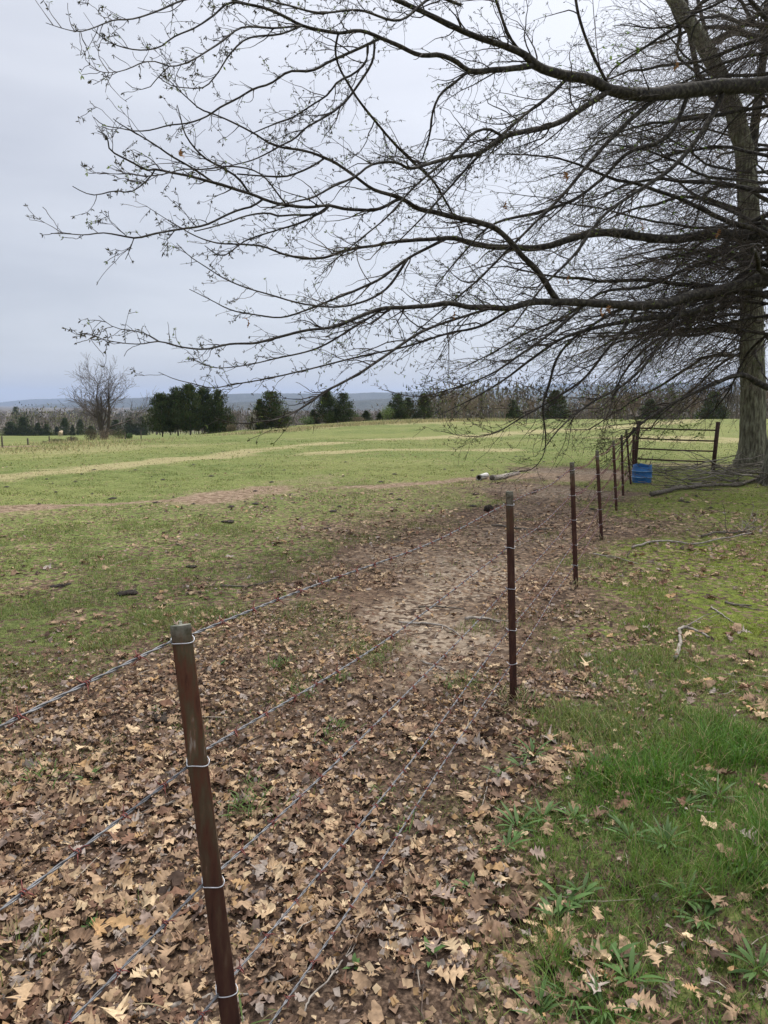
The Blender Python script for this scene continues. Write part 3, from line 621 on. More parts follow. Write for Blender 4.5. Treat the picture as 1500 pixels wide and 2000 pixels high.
def ramify(which, pts, rad, lvl, left, scale=1.0, dens=1.0):
    """spawn side branches; 'left' = 0..1, how far out of the dense crown"""
    mb = tubes[which]
    if lvl == 1: D, Ls, ang, st = 3.7 * dens * (1.3 if pts[0][0] > 1.5 else 1.0), 1.6, .8, 8
    elif lvl == 2: D, Ls, ang, st = 4.6 * dens, .66, .8, 5
    else: D, Ls, ang, st = 6.5 * dens, .24, .9, 3
    for (p, d, r, t) in kids(pts, rad, D, 1, ang, .08 if lvl > 1 else .04):
        u = np.clip((8.0 - p[0]) / 9.0, 0, 1)       # 0 at the trunk, 1 at the far left tips
        b = np.array([-.10, -.02, -.085 * (1 - u) + .035 * u])
        if lvl == 1: d = nrm(d * .9 + np.array([-.42, -.05, -.22 * (1 - u) - .02]))
        if rng.random() < (0, .30, .15, .25)[lvl] * u**1.5: continue
        L = Ls * rng.uniform(.4, 1.25) * (1.3 - .82 * u) * (.5 if p[0] < -1.2 and lvl == 1 else .8 if p[0] < -1.2 else 1) * scale * (1.15 - .5 * t)
        rr = min(r * .55, {1: .013, 2: .0068, 3: .0040}[lvl] * rng.uniform(.7, 1.2))
        q, w = grow(p, d, L, rr, st, 0, b * {1: .8, 2: .4, 3: .1}[lvl], wig=.34)
        mb.tube(q, np.maximum(w, .0026), 4 if lvl == 1 else 3, cap=False)
        if lvl < 3: ramify(which, q, w, lvl + 1, left, scale, dens)
        if u > .35 and lvl > 1:
            for k in range(1, len(q) - 1):
                if rng.random() < .38: 
                    e = q[k] + rng.normal(0, .012, 3) + np.array([0, 0, .012]); TIPS.append((e, nrm(q[k + 1] - q[k] + rng.normal(0, .3, 3)), u, 4)); mb.tube([q[k], e], [.002, .0015], 3, cap=False)
        TIPS.append((q[-1], nrm(q[-1] - q[-2]), u, lvl))
for key, pl in LIMBS.items():
    pts, rad = limb3(key, [(a_, b_, c_ * (1.3 if c_ < 4.5 else 1.12 if c_ < 10 else 1)) for a_, b_, c_ in pl])
    par = oakB if key in ('s', 't', 'u', 'al') else oakA
    if key == 's': pts[0] = P(1470, 458, dB)
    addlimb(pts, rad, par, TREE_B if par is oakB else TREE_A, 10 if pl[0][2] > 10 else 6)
    ramify('B' if par is oakB else 'A', pts, rad, 1, 0)
    thin = rad < .022       # the outer reach of every limb carries short leafy shoots
    if thin.sum() > 3 and pts[thin][:, 0].mean() < 5.5:
        tp_, tr_ = pts[thin], rad[thin]
        for (p, d, r, t) in kids(tp_, tr_, 6.5, 1, .85, .0):
            d = nrm(d + np.array([-.25, 0, rng.choice([.35, -.3])])); L = rng.uniform(.07, .42) * (.75 if p[0] < -1.2 else 1.1)
            q, w = grow(p, d, L, .0042, 5, .02, None, wig=.32); twA.tube(q, np.maximum(w, .0023), 3, cap=False)
            for k in range(1, len(q)):
                if rng.random() < .5: TIPS.append((q[k], nrm(q[k] - q[k - 1] + rng.normal(0, .3, 3)), .8, 4))
            if L > .25:
                for (p3, d3, r3, t3) in kids(q, w, 9, 1, .9, .1):
                    q3, w3 = grow(p3, d3, rng.uniform(.05, .14), .003, 3, .02); twA.tube(q3, np.maximum(w3, .002), 3, cap=False); TIPS.append((q3[-1], d3, .9, 4))
# further limbs of both trees, filling the dense crown round the trunks
def free_limb(which, par, loc, base, az, z, L, r, pitch, grav):
    st = base + np.array([0, 0, z]); d = np.array([math.cos(az) * math.cos(pitch), math.sin(az) * math.cos(pitch), math.sin(pitch)])
    q, w = grow(st, d, L, r, 16, grav, None, wig=.24, rend=.12)
    q[:, 2] = np.maximum(q[:, 2], .9 + .2 * rng.random())
    addlimb(q, w, par, loc, 7)
    ramify(which, q, w, 1, 0, 1.2, .68)
for i in range(33):
    z = rng.uniform(2.8, 10.5); az = R(rng.uniform(120, 250)) if i % 4 else R(rng.uniform(-60, 120))
    free_limb('B', oakB, TREE_B, np.array([TREE_B[0], TREE_B[1], TREE_B[2]]), az, z, rng.uniform(3.5, 6.5), rng.uniform(.035, .075), R(rng.uniform(-5, 25) if z > 5 else rng.uniform(-10, 12)), -.018 if z > 5 else -.04)
for i in range(24):
    z = rng.uniform(3.2, 10.0); az = R(rng.uniform(110, 215))
    free_limb('A', oakA, TREE_A, np.array([TREE_A[0], TREE_A[1], 0]), az, z, rng.uniform(4.0, 7.5), rng.uniform(.03, .07), R(rng.uniform(0, 25) if z > 5 else rng.uniform(-8, 10)), -.025 if z > 5 else -.035)
for i in range(6):      # low drooping limbs that curtain the trunks
    w_ = i % 2; z = rng.uniform(2.7, 4.6); az = R(rng.uniform(135, 225))
    if w_: free_limb('A', oakA, TREE_A, np.array([TREE_A[0], TREE_A[1], 0]), az, z, rng.uniform(3.0, 6.0), rng.uniform(.025, .045), R(rng.uniform(-8, 8)), -.05)
    else: free_limb('B', oakB, TREE_B, TREE_B.copy(), az, z, rng.uniform(3.0, 5.5), rng.uniform(.025, .045), R(rng.uniform(-8, 8)), -.055)
for i in range(7):      # limbs of the right hand oak that pass in front of the trunk behind
    free_limb('A', oakA, TREE_A, np.array([TREE_A[0], TREE_A[1], 0]), R(rng.uniform(100, 170)), rng.uniform(3, 9), rng.uniform(2.5, 4.5), rng.uniform(.02, .05), R(rng.uniform(-20, 30)), -.03)
# rising stems above trunk B
for (a, r) in (([(1462, 330), (1480, 200), (1495, 80), (1505, -60)], .13), ([(1445, 250), (1400, 150), (1372, 40), (1350, -60)], .07), ([(1440, 240), (1365, 160), (1345, 60), (1335, -60)], .08), ([(1300, -20), (1330, 60), (1320, 110), (1395, 170)], .05), ([(1380, 90), (1450, 50), (1510, 10)], .09)):
    pts = np.array([P(x, y, dB + .3 * i) for i, (x, y) in enumerate(a)]); s = np.linspace(0, len(a) - 1, 14)
    pts = np.stack([np.interp(s, range(len(a)), pts[:, c]) for c in range(3)], -1); w = np.linspace(r, r * .5, 14)
    addlimb(pts, w, oakB, TREE_B, 9); ramify('B', pts, w, 1, 0, 1.4, .7)
print('tips', len(TIPS), 'twig verts', twA.n, twB.n)
twA.build('twigs', M_twig, oakA, TREE_A); twB.build('twigs', M_twigB, oakB, TREE_B)
for (p, d, u, lvl) in TIPS:
    if rng.random() < (.2 + .55 * u): buds(p, d, .042 if lvl < 4 else .034, green=.12 + .2 * (1 - u), n=5 if u > .4 else 3)
# green sprays low in the crown, beside the gate and on the trunk
for (px, py, Y, n, sp_) in ((1335, 826, 15, 34, .35), (1300, 850, 15, 26, .3), (1370, 850, 15, 14, .18), (1240, 850, 15, 12, .2), (1470, 700, 19.3, 40, .3), (1480, 720, 19.3, 30, .25), (1270, 960, 16, 1, .1), (1300, 760, 15, 40, .5), (1180, 780, 15, 30, .6), (1250, 420, 15, 40, .9), (1190, 130, 15, 30, .7), (1310, 280, 15, 40, .9), (1350, 500, 15, 36, .8)):
    c = P(px, py, Y)
    for i in range(n):
        q = c + rng.normal(0, sp_ * .5, 3) * (1, 1, .6)
        V = []; l = .07; a = rng.random() * 6.28
        for k in range(3):
            dd = np.array([math.cos(a + k), math.sin(a + k), rng.normal(0, .3)]); s_ = np.array([-dd[1], dd[0], .2])
            bud.add([q, q + dd * l * .5 + s_ * l * .3, q + dd * l, q + dd * l * .5 - s_ * l * .3], [(0, 1, 2, 3)], np.array([.15, .23, .045]) * rng.uniform(.6, 1.3))
o = bud.build('young_leaves', M_leafbud, oakA, TREE_A)
# a few dead brown leaves still hanging
for (px, py, Y) in ((1172, 612, 12.6), (1188, 606, 12.6), (1108, 345, 12), (1255, 440, 13), (984, 405, 11), (1108, 543, 12.2), (1322, 128, 13.3), (485, 629, 8), (352, 302, 7.2), (885, 615, 10.6), (1402, 458, 14)):
    TV, TF = oakleaf(int(px), True); mb = MB(); p = P(px, py, Y)
    stamp(mb, TV, TF, p[None], rotmats(np.array([rng.random() * 6]), np.array([1.2]), np.array([.3])), np.array([[.17, .17, .3]]) * (Y / 13), np.array([[.30, .15, .06]]))
    mb.build('dead_leaf', M_litter, oakA, TREE_A)

# ------------------------------------------------------------------ fence
post_m, nt, b = newmat('post_paint')
a_ = nd(nt, 'ShaderNodeAttribute', attribute_name='Col'); n1 = noise(nt, 16, 6, sc3=(3, 3, .55)); n2 = noise(nt, 60, 4)
rust = ramp(nt, n1.outputs['Fac'], [(.3, (.04, .018, .012)), (.44, (.12, .048, .027)), (.52, (.10, .058, .032)), (.58, (.10, .08, .045)), (.64, (.15, .085, .05)), (.70, (.34, .30, .25))])
dark = ramp(nt, n1.outputs['Fac'], [(.3, (.028, .013, .010)), (.55, (.065, .027, .019)), (.75, (.10, .055, .032))])
sepz = nt.nodes.new('ShaderNodeSeparateColor'); nt.links.new(a_.outputs['Color'], sepz.inputs[0])
c = mix(nt, sepz.outputs[0], dark, rust)
c = mix(nt, sepz.outputs[1], c, ramp(nt, n2.outputs['Fac'], [(.4, (.07, .075, .05)), (.65, (.24, .235, .19))]))
nt.links.new(c, b.inputs['Base Color']); b.inputs['Roughness'].default_value = .7; bump(nt, b, n2.outputs['Fac'], .5, .002)

# post: (top px,py) (base px,py)  measured; heights of the five strands on each
BASES = [(None, None)] 
post_pts = []
yaw = R(-68)      # direction of the fence line seen from above is used for the strands
tops = [((352, 1221), 1.42), ((995, 960), None), ((1117, 903), None), ((1166, 880), None), ((1198, 861), None), ((1214, 849), None), ((1223, 840), None), ((1238, 834), None)]
bases = [None, (1003, 1366), (1125, 1146), (1175, 1054), (1204, 998), (1217, 968), (1232, 946), (1236, 930)]
for (tp, Y1), bs in zip(tops, bases):
    if bs is None:
        t = P(*tp, Y1); bse = np.array([-.305, 1.42, 0.]); bse[2] = hz(bse[0], bse[1])
    else:
        bse = G(*bs); t = P(*tp, bse[1])
    post_pts.append((bse, t))
p0 = np.array([-1.42, -1.25, 0.]); p0[2] = hz(*p0[:2])
allpts = [(p0, p0 + (-.08, 0, 1.22))] + post_pts
PLAB = ['', 'nearest metal post, rusty red and green with pale paint flaking at its top',
 'second fence post from the camera, dark brown with studs down its left edge',
 'third fence post from the camera, dark metal with a grey top', 'fourth fence post from the camera, dark studded metal',
 'fifth fence post from the camera, thin dark metal left of the blue barrel', 'sixth fence post from the camera, thin and upright',
 'slightly tilted thin post touching the left side of the blue barrel', 'short stout dark post just behind the blue barrel beside the gate']
HS = [1.175, .915, .645, .39, .175]; HS2 = [1.125, .885, .65, .41, .21]
fdir = nrm(np.array([1.06, 2.7, 0])); side = np.array([-fdir[1], fdir[0], 0])   # to the left of the line
strand_pts = [[] for _ in range(5)]
for i, (bs, tp) in enumerate(allpts):
    ax = nrm(tp - bs); hgt = np.linalg.norm(tp - bs)
    # flat face looks right/back to the camera, stem points away to the field
    tocam = nrm(np.array([-bs[0], -bs[1], 0.])) if i > 0 else np.array([1., 0, 0])
    fn = nrm(np.array([.12, -1, 0])) if i == 1 else nrm(np.array([-.16, -1, 0]))
    fn = nrm(fn - ax * (fn @ ax)); sd = nrm(np.cross(ax, fn))      # sd: along the flange
    kk = .12 if i == 1 else .38; web = -fn * .9 - sd * kk * (1 if sd[0] > 0 else -1)
    web = nrm(web)
    for s in range(5):
        h = (HS if i < 2 else HS2)[s] * (hgt / 1.2 if i > 1 else 1)
        h = min(h, hgt - .02)
        strand_pts[s].append(bs + ax * h - fn * .0 + web * .030)
    if i == 0: continue
    root = thing('fence_post', PLAB[i], 'fence post', bs, 'metal posts of the barbed wire fence')
    big = 1.0 if i < 8 else 1.35
    hw = .0200 * big; tk = .005 * big; wd = .034 * big
    lo = -.15; n = 40
    prof = []
    for k in range(7):     # curved flange
        q = -hw + 2 * hw * k / 6; prof.append((q, .0045 * (1 - (q / hw)**2) * big))
    back = [(q, y - tk) for q, y in prof[::-1]]
    # stem rises from the middle of the back
    ring = prof + back[:3] + [(.003, -tk), (.003 - 0.0, -wd), (-.003, -wd), (-.003, -tk)] + back[4:]
    sgn = 1 if sd[0] > 0 else -1
    V = []; C = []; m = len(ring)
    zs = np.linspace(lo, hgt, n)
    for z in zs:
        for (q, y) in ring:
            if y < -tk - .001: off = sd * q + web * (-y)
            else: off = sd * q + fn * y
            V.append(bs + ax * z + off)
            hN = z / hgt; near = 1. if i == 1 else .0
            C.append((np.clip((hN - .35) / .45, 0, 1) * near + (.6 if hN > .8 else 0.) * (1 - near), 1. if hgt - z < .022 else (.55 if (hgt - z < .10 and i != 1) else 0.), 0))
    V = np.array(V); ii = np.arange(n - 1)[:, None] * m; j = np.arange(m)[None]; j2 = (j + 1) % m
    F = np.stack([ii + j, ii + j2, ii + m + j2, ii + m + j], -1).reshape(-1, 4)
    mb = MB(); mb.add(V, F, np.array(C))
    # closed top
    top = V[-m:]; cc = top.mean(0) + ax * .001
    mb.add(np.concatenate([top, [cc]]), [(k, (k + 1) % m, m) for k in range(m)], (1, 1, 0))
    mb.build('shaft', post_m, root, bs)
    # studs down the stem edge
    z = .10
    while z < hgt - .035:
        c0 = bs + ax * z + web * (wd + .003); st = MB()
        st.tube([c0 - ax * .009, c0 - ax * .003, c0 + ax * .006, c0 + ax * .010], [.004 * big, .0075 * big, .006 * big, .003 * big], 6, col=(0, 0, 0)); z += .052
        st.build('stud', post_m, root, bs)
    # wire ties
    for s in range(5):
        h = (HS if i < 2 else HS2)[s] * (hgt / 1.2 if i > 1 else 1); h = min(h, hgt - .02)
        cz = bs + ax * h; tm = MB(); tilt = rng.uniform(-.003, .005)
        right = sd * sgn
        r_ = .0012 if i == 1 else .0016
        pts = [cz + web * .034 - right * .012 - ax * .004, cz + web * .036 - right * .022 + ax * .004, cz - right * (hw + .002) + web * .010 + ax * .002,
               cz - right * (hw + .001) + fn * .002, cz - right * hw * .6 + fn * .006 + ax * tilt, cz + fn * .008 + ax * tilt * .5, cz + right * hw * .6 + fn * .007 - ax * tilt, cz + right * (hw + .001) + fn * .002 - ax * tilt * 1.2, cz + right * (hw + .0035) - fn * .003 + ax * .003, cz + right * (hw + .002) - fn * .010 + ax * .006, cz + right * .010 + web * .04 + ax * .012]
        P_ = np.array(pts); sq = np.linspace(0, len(P_) - 1, 30); P_ = np.stack([np.interp(sq, range(len(pts)), P_[:, c]) for c in range(3)], -1)
        P_[1:-1] = (P_[:-2] + P_[1:-1] * 2 + P_[2:]) / 4
        tm.tube(P_, r_, 6)
        # twisted end round the strand
        q = cz + web * .033; a = np.linspace(0, 12, 30)
        hel = q[None] - fdir[None] * np.linspace(.0, .022, 30)[:, None] + ax[None] * (np.cos(a) * .005)[:, None] + side[None] * (np.sin(a) * .005)[:, None]
        tm.tube(np.concatenate([hel, [hel[-1] - ax * .02 - side * .006]]), r_ * .9, 5)
        tm.build('wire_tie', M_tie, root, bs, smooth=True)
# strands
SL = ['topmost strand of barbed wire, passing the top of every fence post', 'second strand of barbed wire from the top', 'middle strand of barbed wire on the fence',
      'fourth strand of barbed wire from the top, second lowest', 'lowest strand of barbed wire, just above the leaves']
def barb_mesh():
    mb = MB(); a = np.linspace(0, 2.2 * 6.283, 26)
    hel = np.stack([np.linspace(-.006, .006, 26), np.cos(a) * .0042, np.sin(a) * .0042], -1)
    mb.tube(hel, .0012, 5)
    for s, t in ((1, .4), (-1, 2.2), (1, 3.6), (-1, 5.2)):
        c0 = np.array([s * .004, math.cos(t) * .004, math.sin(t) * .004]); mb.tube([c0, c0 + np.array([s * .004, math.cos(t + .6) * .008, math.sin(t + .6) * .008]), c0 + np.array([s * .007, math.cos(t + .8) * .016, math.sin(t + .8) * .016])], [.0012, .0011, .0004], 5)
    V = np.concatenate(mb.V); return mesh_np('barb', V, [np.concatenate(mb.F4), np.concatenate(mb.F3)], M_barb, True)
BARB = barb_mesh()
from mathutils import Matrix
for s in range(5):
    pts = np.array(strand_pts[s]); path = []
    for a, b2 in zip(pts[:-1], pts[1:]):
        L = np.linalg.norm(b2 - a); n = max(8, int(L / .012)) if a[1] < 4.5 else max(8, int(L / .05))
        t = np.linspace(0, 1, n, endpoint=False)[:, None]; q = a * (1 - t) + b2 * t
        sag = [.02, .03, .02, .03, .015][s] * (1.8 if a[1] > 6 else 1)
        q[:, 2] -= (4 * sag * t * (1 - t))[:, 0]; q[:, 2] += np.sin(t[:, 0] * 9 + s * 2) * .006
        q = q + side * (np.sin(t * 7 + s) * .006)
        path.append(q)
    path.append(pts[-1:]); path = np.concatenate(path)
    ds = np.linalg.norm(np.diff(path, axis=0), axis=1); cs = np.concatenate([[0], np.cumsum(ds)])
    root = thing('barbed_wire', SL[s], 'barbed wire', path[0], 'five strands of the barbed wire fence')
    T = np.gradient(path, axis=0); T /= np.linalg.norm(T, axis=1, keepdims=True); A = np.cross(T, [0, 0, 1.]); A /= np.linalg.norm(A, axis=1, keepdims=True); B = np.cross(T, A)
    for ph in (0, math.pi):
        mb = MB(); w = cs * 2 * math.pi / .085 + ph; o1 = path + (A * np.cos(w)[:, None] + B * np.sin(w)[:, None]) * .0018
        mb.tube(o1, .0017, 5, cap=False); mb.build('wire', M_galv, root, path[0], smooth=True)
    d = .05 + .02 * s; far = MB(); cnt = 0; BV = np.array([v.co for v in BARB.vertices])
    sp_ = .125
    while d < cs[-1]:
        c0 = np.array([np.interp(d, cs, path[:, i]) for i in range(3)]); k = min(np.searchsorted(cs, d), len(path) - 1)
        x_ = Vector(T[k]); y_ = Vector(A[k]); z_ = Vector(B[k]); a = rng.random() * 6.28
        y2 = y_ * math.cos(a) + z_ * math.sin(a); z2 = x_.cross(y2)
        Mx = Matrix((x_, y2, z2)).transposed()
        if c0[1] > .2 and cnt < 95:
            o = link('barb', BARB, root); o.matrix_local = Matrix.Translation(Vector(c0 - path[0])) @ Mx.to_4x4(); cnt += 1
            if c0[1] > 6: o.scale = (1.2, 1.2, 1.2)
        elif c0[1] > .2:
            Vv = (np.array(Mx) @ BV.T).T * 1.4 + c0; F4 = np.array([tuple(p.vertices) for p in BARB.polygons if len(p.vertices) == 4]); far.add(Vv, F4)
        d += sp_ * rng.uniform(.85, 1.15)
    if far.n:
        o = far.build('barb', M_barb, root, path[0]); o['kind'] = 'stuff'

# ------------------------------------------------------------------ pipe gate
def pxY(px, py, Y): return P(px, py, Y)
gb = G(1241, 922); Yg = gb[1]; Yg2 = G(1394, 920)[1]
gate = thing('pipe_gate', 'dark pipe gate of four horizontal rails between two leaning posts', 'gate', gb)
mb = MB(); mb.tube([P(1239, 930, Yg), P(1243, 870, Yg), P(1247.5, 822, Yg)], .046, 10, col=(.2, 0, 0)); mb.build('gate_post', M_pipe, gate, gb, smooth=True)
mb = MB(); mb.tube([P(1392, 922, Yg2), P(1397, 875, Yg2), P(1402.5, 824, Yg2)], .05, 10); mb.build('gate_post', M_pipe, gate, gb, smooth=True)
for (ya, yb) in ((836, 840.5), (856, 861.5), (876, 881.5), (896, 902)):
    mb = MB(); xa = 1247 - (ya - 822) * .085; xb = 1401 - (yb - 822) * .09
    mb.tube([P(xa, ya, Yg), P((xa + xb) / 2, (ya + yb) / 2 + .6, (Yg + Yg2) / 2), P(xb, yb, Yg2)], .019, 8); mb.build('rail', M_pipe, gate, gb, smooth=True)

# ------------------------------------------------------------------ blue barrel
bb = G(1253, 941); Rb = 18.5 / FPX * bb[1]; Hb = 33 / FPX * bb[1] * 1.02
m_blue, nt, b = newmat('blue_plastic'); n1 = noise(nt, 7, 5)
nt.links.new(ramp(nt, n1.outputs['Fac'], [(.3, (.02, .09, .25)), (.6, (.035, .15, .38)), (.78, (.10, .20, .38))]), b.inputs['Base Color']); b.inputs['Roughness'].default_value = .45
barrel = thing('barrel', 'cut down blue plastic barrel standing in the grass at the end of the fence', 'barrel', bb)
def lathe(prof, k=40, notch=None):
    V = []; th = np.arange(k) / k * 2 * math.pi
    for (r, z) in prof:
        zz = np.full(k, float(z))
        if notch: zz = zz - notch(th, z)
        V.append(np.stack([np.cos(th) * r, np.sin(th) * r, zz], -1))
    V = np.concatenate(V); n = len(prof); i = np.arange(n - 1)[:, None] * k; j = np.arange(k)[None]; j2 = (j + 1) % k
    return V, np.stack([i + j, i + j2, i + k + j2, i + k + j], -1).reshape(-1, 4)
def nt_(th, z): return .09 * Hb * (z > .97 * Hb) * ((np.cos(th + 1.9) > .75) * 1.0) + .012 * (z > .97 * Hb) * np.sin(th * 3)
prof = [(.93 * Rb, -.03), (.97 * Rb, .08 * Hb), (1.0 * Rb, .25 * Hb), (1.03 * Rb, .27 * Hb), (1.03 * Rb, .31 * Hb), (1.0 * Rb, .33 * Hb), (1.0 * Rb, .60 * Hb), (1.03 * Rb, .62 * Hb), (1.03 * Rb, .66 * Hb), (.99 * Rb, .68 * Hb), (.96 * Rb, .9 * Hb), (.95 * Rb, Hb), (.93 * Rb, Hb), (.94 * Rb, .88 * Hb), (.95 * Rb, .3 * Hb), (.9 * Rb, .02), (.01, .02)]
V, F = lathe(prof, 48, nt_); mb = MB(); mb.add(V + bb, F); mb.build('body', m_blue, barrel, bb, smooth=True)
M_rib = mat_noise('worn_blue', [(.3, (.10, .26, .50)), (.7, (.32, .48, .66))], 12, bs=0)
for zc in (.29, .64):
    mb = MB(); th = np.linspace(0, 6.2832, 49); mb.tube(np.stack([np.cos(th) * 1.028 * Rb, np.sin(th) * 1.028 * Rb, th * 0 + zc * Hb], -1) + bb, .007, 6, cap=False); mb.build('rib', M_rib, barrel, bb, smooth=True)
so = bb + np.array([.12, .02, .03]); st_ = MB(); st_.tube([so, so + (.03, 0, .3), so + (.10, 0, Hb + .17)], [.012, .01, .006], 6)
o = st_.build('stick', M_stickdark, None, so); tag(o, 'thin dark stick poking up out of the blue barrel', 'stick')

# ------------------------------------------------------------------ white pipe and pale log
w0, w1 = G(935, 938), G(950, 931); w1 = w0 + nrm(w1 - w0 + np.array([.28, .45, 0])) * .62
m_white = mat_noise('white_pipe_plastic', [(.3, (.5, .47, .42)), (.6, (.72, .70, .66))], 9, rough=.5, bs=.1)
pr_ = .062
pipe = thing('plastic_pipe', 'short white pipe with a dark open end on the grass beside the log', 'pipe', w0)
def hollow(mb, a, b_, r, k=20):
    ax = nrm(b_ - a); u = nrm(np.cross(ax, [0, 0, 1])); v = np.cross(u, ax); th = np.arange(k) / k * 6.2832
    rings = [(b_, r), (a, r), (a, r * .86), (a + ax * .3, r * .85), (a + ax * .31, .001)]; V = []
    for c, rr in rings: V.append(c + u[None] * (np.cos(th) * rr)[:, None] + v[None] * (np.sin(th) * rr)[:, None])
    V = np.concatenate(V); i = np.arange(len(rings) - 1)[:, None] * k; j = np.arange(k)[None]; j2 = (j + 1) % k
    mb.add(V, np.stack([i + j, i + j2, i + k + j2, i + k + j], -1).reshape(-1, 4))
mb = MB(); up = np.array([0, 0, pr_ * .85]); hollow(mb, w0 + up, w1 + up, pr_); mb.build('tube', m_white, pipe, w0, smooth=True)
mb = MB(); ax = nrm(w1 - w0); mb.tube([w0 + up - ax * .004, w0 + up + ax * .035], pr_ * 1.06, 20, cap=False); mb.tube([w0 + up + ax * .03, w0 + up + ax * .05], pr_ * .8, 20); mb.build('rim_and_bore_shade', M_dung_and_bore, pipe, w0)  # dark rim band, plus a dark disc painted in for shade inside the bore
l0 = G(961, 938); l1 = G(1013, 926)
mb = MB(); q = np.linspace(0, 1, 12)[:, None]; pts = l0 * (1 - q) + l1 * q; pts[:, 2] = [hz(a, b_) + .05 - .02 * t for (a, b_), t in zip(pts[:, :2], q[:, 0])]
mb.tube(pts, np.linspace(.068, .04, 12), 12, wob=.08)
lg = thing('log', 'weathered pale log tapering to the right, lying beside the white pipe', 'log', l0); mb.build('wood', M_logpale, lg, l0, smooth=True)
mb = MB(); ax = nrm(pts[1] - pts[0]); mb.tube([pts[0] - ax * .006, pts[0] + ax * .02], .058, 12); mb.build('cut_end', M_stickdark, lg, l0)

# ------------------------------------------------------------------ fallen sticks
STK = [
 ([(1272,970),(1290,966),(1340,956),(1395,951),(1440,953),(1480,940),(1500,925),(1530,915)],7,M_stickdark,'long thick curved fallen branch lying in front of the brush pile'),
 ([(1235,1073),(1270,1062),(1310,1060),(1365,1068),(1400,1060),(1470,1047)],4.2,M_stick,'long pale branch lying across the grass at the right, wavy with a straight end'),
 ([(1158,1084),(1200,1090),(1245,1103)],2.6,M_stick,'thin pale stick on the leaves right of the third fence post'),
 ([(1318,1290),(1322,1255),(1319,1230),(1335,1228),(1352,1236),(1380,1250)],7,M_stick,'pale sharply bent stick standing up out of the grass at the right'),
 ([(817,1189),(865,1190),(913,1195)],4,M_stickdark,'dark straight stick on the bare path, left of the second post'),
 ([(780,1219),(820,1222),(855,1227),(875,1237),(892,1250)],5,M_stick,'pale forked stick on the bare path, below the dark straight stick'),
 ([(908,1213),(940,1211),(970,1217)],7,M_stick,'short thick grey piece of wood close left of the second fence post'),
 ([(826,1297),(850,1300),(880,1311)],5,M_stick,'small greyish stick among leaves near the middle of the picture'),
 ([(960,1029),(1000,1035),(1035,1037),(1080,1034)],4,M_stickdark,'thin dark stick lying level behind the second fence post'),
 ([(262,1985),(330,1968),(400,1958),(440,1950),(490,1930),(545,1915)],16,M_stick,'thick pale half buried root behind the foot of the nearest post'),
 ([(326,1577),(348,1570),(370,1561)],5,M_stick,'short white stick touching the left side of the nearest post'),
 ([(592,1985),(612,1946),(672,1878),(712,1830),(768,1757)],4.5,M_stick,'long slender straw coloured stick slanting between the lower wires'),
 ([(1415,1181),(1440,1184),(1466,1187)],5,M_stickdark,'short dark stick on the mossy grass at the right edge'),
 ([(430,1148),(460,1149),(490,1148),(532,1137)],4,M_stickdark,'thin brown curved twig on the leaves under the top wire'),
 ([(1370,1050),(1400,1043),(1435,1045),(1445,1041)],4,M_stickdark,'dark crooked twig just above the long pale branch'),
 ([(20,1610),(70,1600),(130,1597)],3,M_stick,'very thin grey twig on the leaves at the left edge'),
 ([(180,1625),(245,1600),(285,1596)],4,M_stick,'pale bent stick on the leaves left of the nearest post'),
 ([(1388,1188),(1402,1197),(1432,1217)],3.2,M_stick,'small grey slanting twig in the grass above the bent stick'),
 ([(960,1500),(940,1560),(925,1600)],2.5,M_stick,'fine pale stalk leaning in the grass at the centre right'),
]
for (pl, w, mt, lab) in STK:
    g = [G(*p) for p in pl]; a = np.array(g)
    s = np.linspace(0, len(a) - 1, len(a) * 6); q = np.stack([np.interp(s, range(len(a)), a[:, c]) for c in range(3)], -1)
    for _ in range(3): q[1:-1] = (q[:-2] + 2 * q[1:-1] + q[2:]) / 4
    r = w * np.hypot(*a.mean(0)[:2]) / FPX / 2
    q[:, 2] = H(q[:, 0], q[:, 1]) + r * (.3 if w == 16 else .9) + .008 * (w < 16)
    q += np.cumsum(rng.normal(0, .004, q.shape), 0) * (1, 1, .3)
    mb = MB(); mb.tube(q, np.linspace(r, r * .55, len(q)), 8, wob=.14)
    root = thing('fallen_branch', lab, 'stick', g[0]); mb.build('stem', mt, root, g[0], smooth=True)
    if w > 3 and len(pl) > 2:
        k = len(q) // 2; d = nrm(q[k + 2] - q[k]) + np.array([rng.normal(0, .5), rng.normal(0, .5), .15])
        tw, tr = grow(q[k], d, (.25 + .02 * a[:, 1].mean()), r * .45, 6, -.06); tw[:, 2] = np.maximum(tw[:, 2], H(tw[:, 0], tw[:, 1]) + .005)
        m2 = MB(); m2.tube(tw, tr, 5); m2.build('side_twig', mt, root, g[0], smooth=True)
# bent stick stands up a little: raise its middle
# small dead spray at the right
c = G(1450, 1040); root = thing('fallen_branch', 'grey dead twiggy spray standing in the grass below the brush pile', 'stick', c); mb = MB()
for i in range(9):
    q, w = grow(c, (rng.normal(0, .8), rng.normal(0, .4), 1), rng.uniform(.2, .5), .007, 6, -.05); mb.tube(q, w, 5)
    for (p, d, r, t) in kids(q, w, 8, 1, .9): q2, w2 = grow(p, d, .15, .004, 4); mb.tube(q2, w2, 4)
mb.build('twigs', M_stick, root, c)

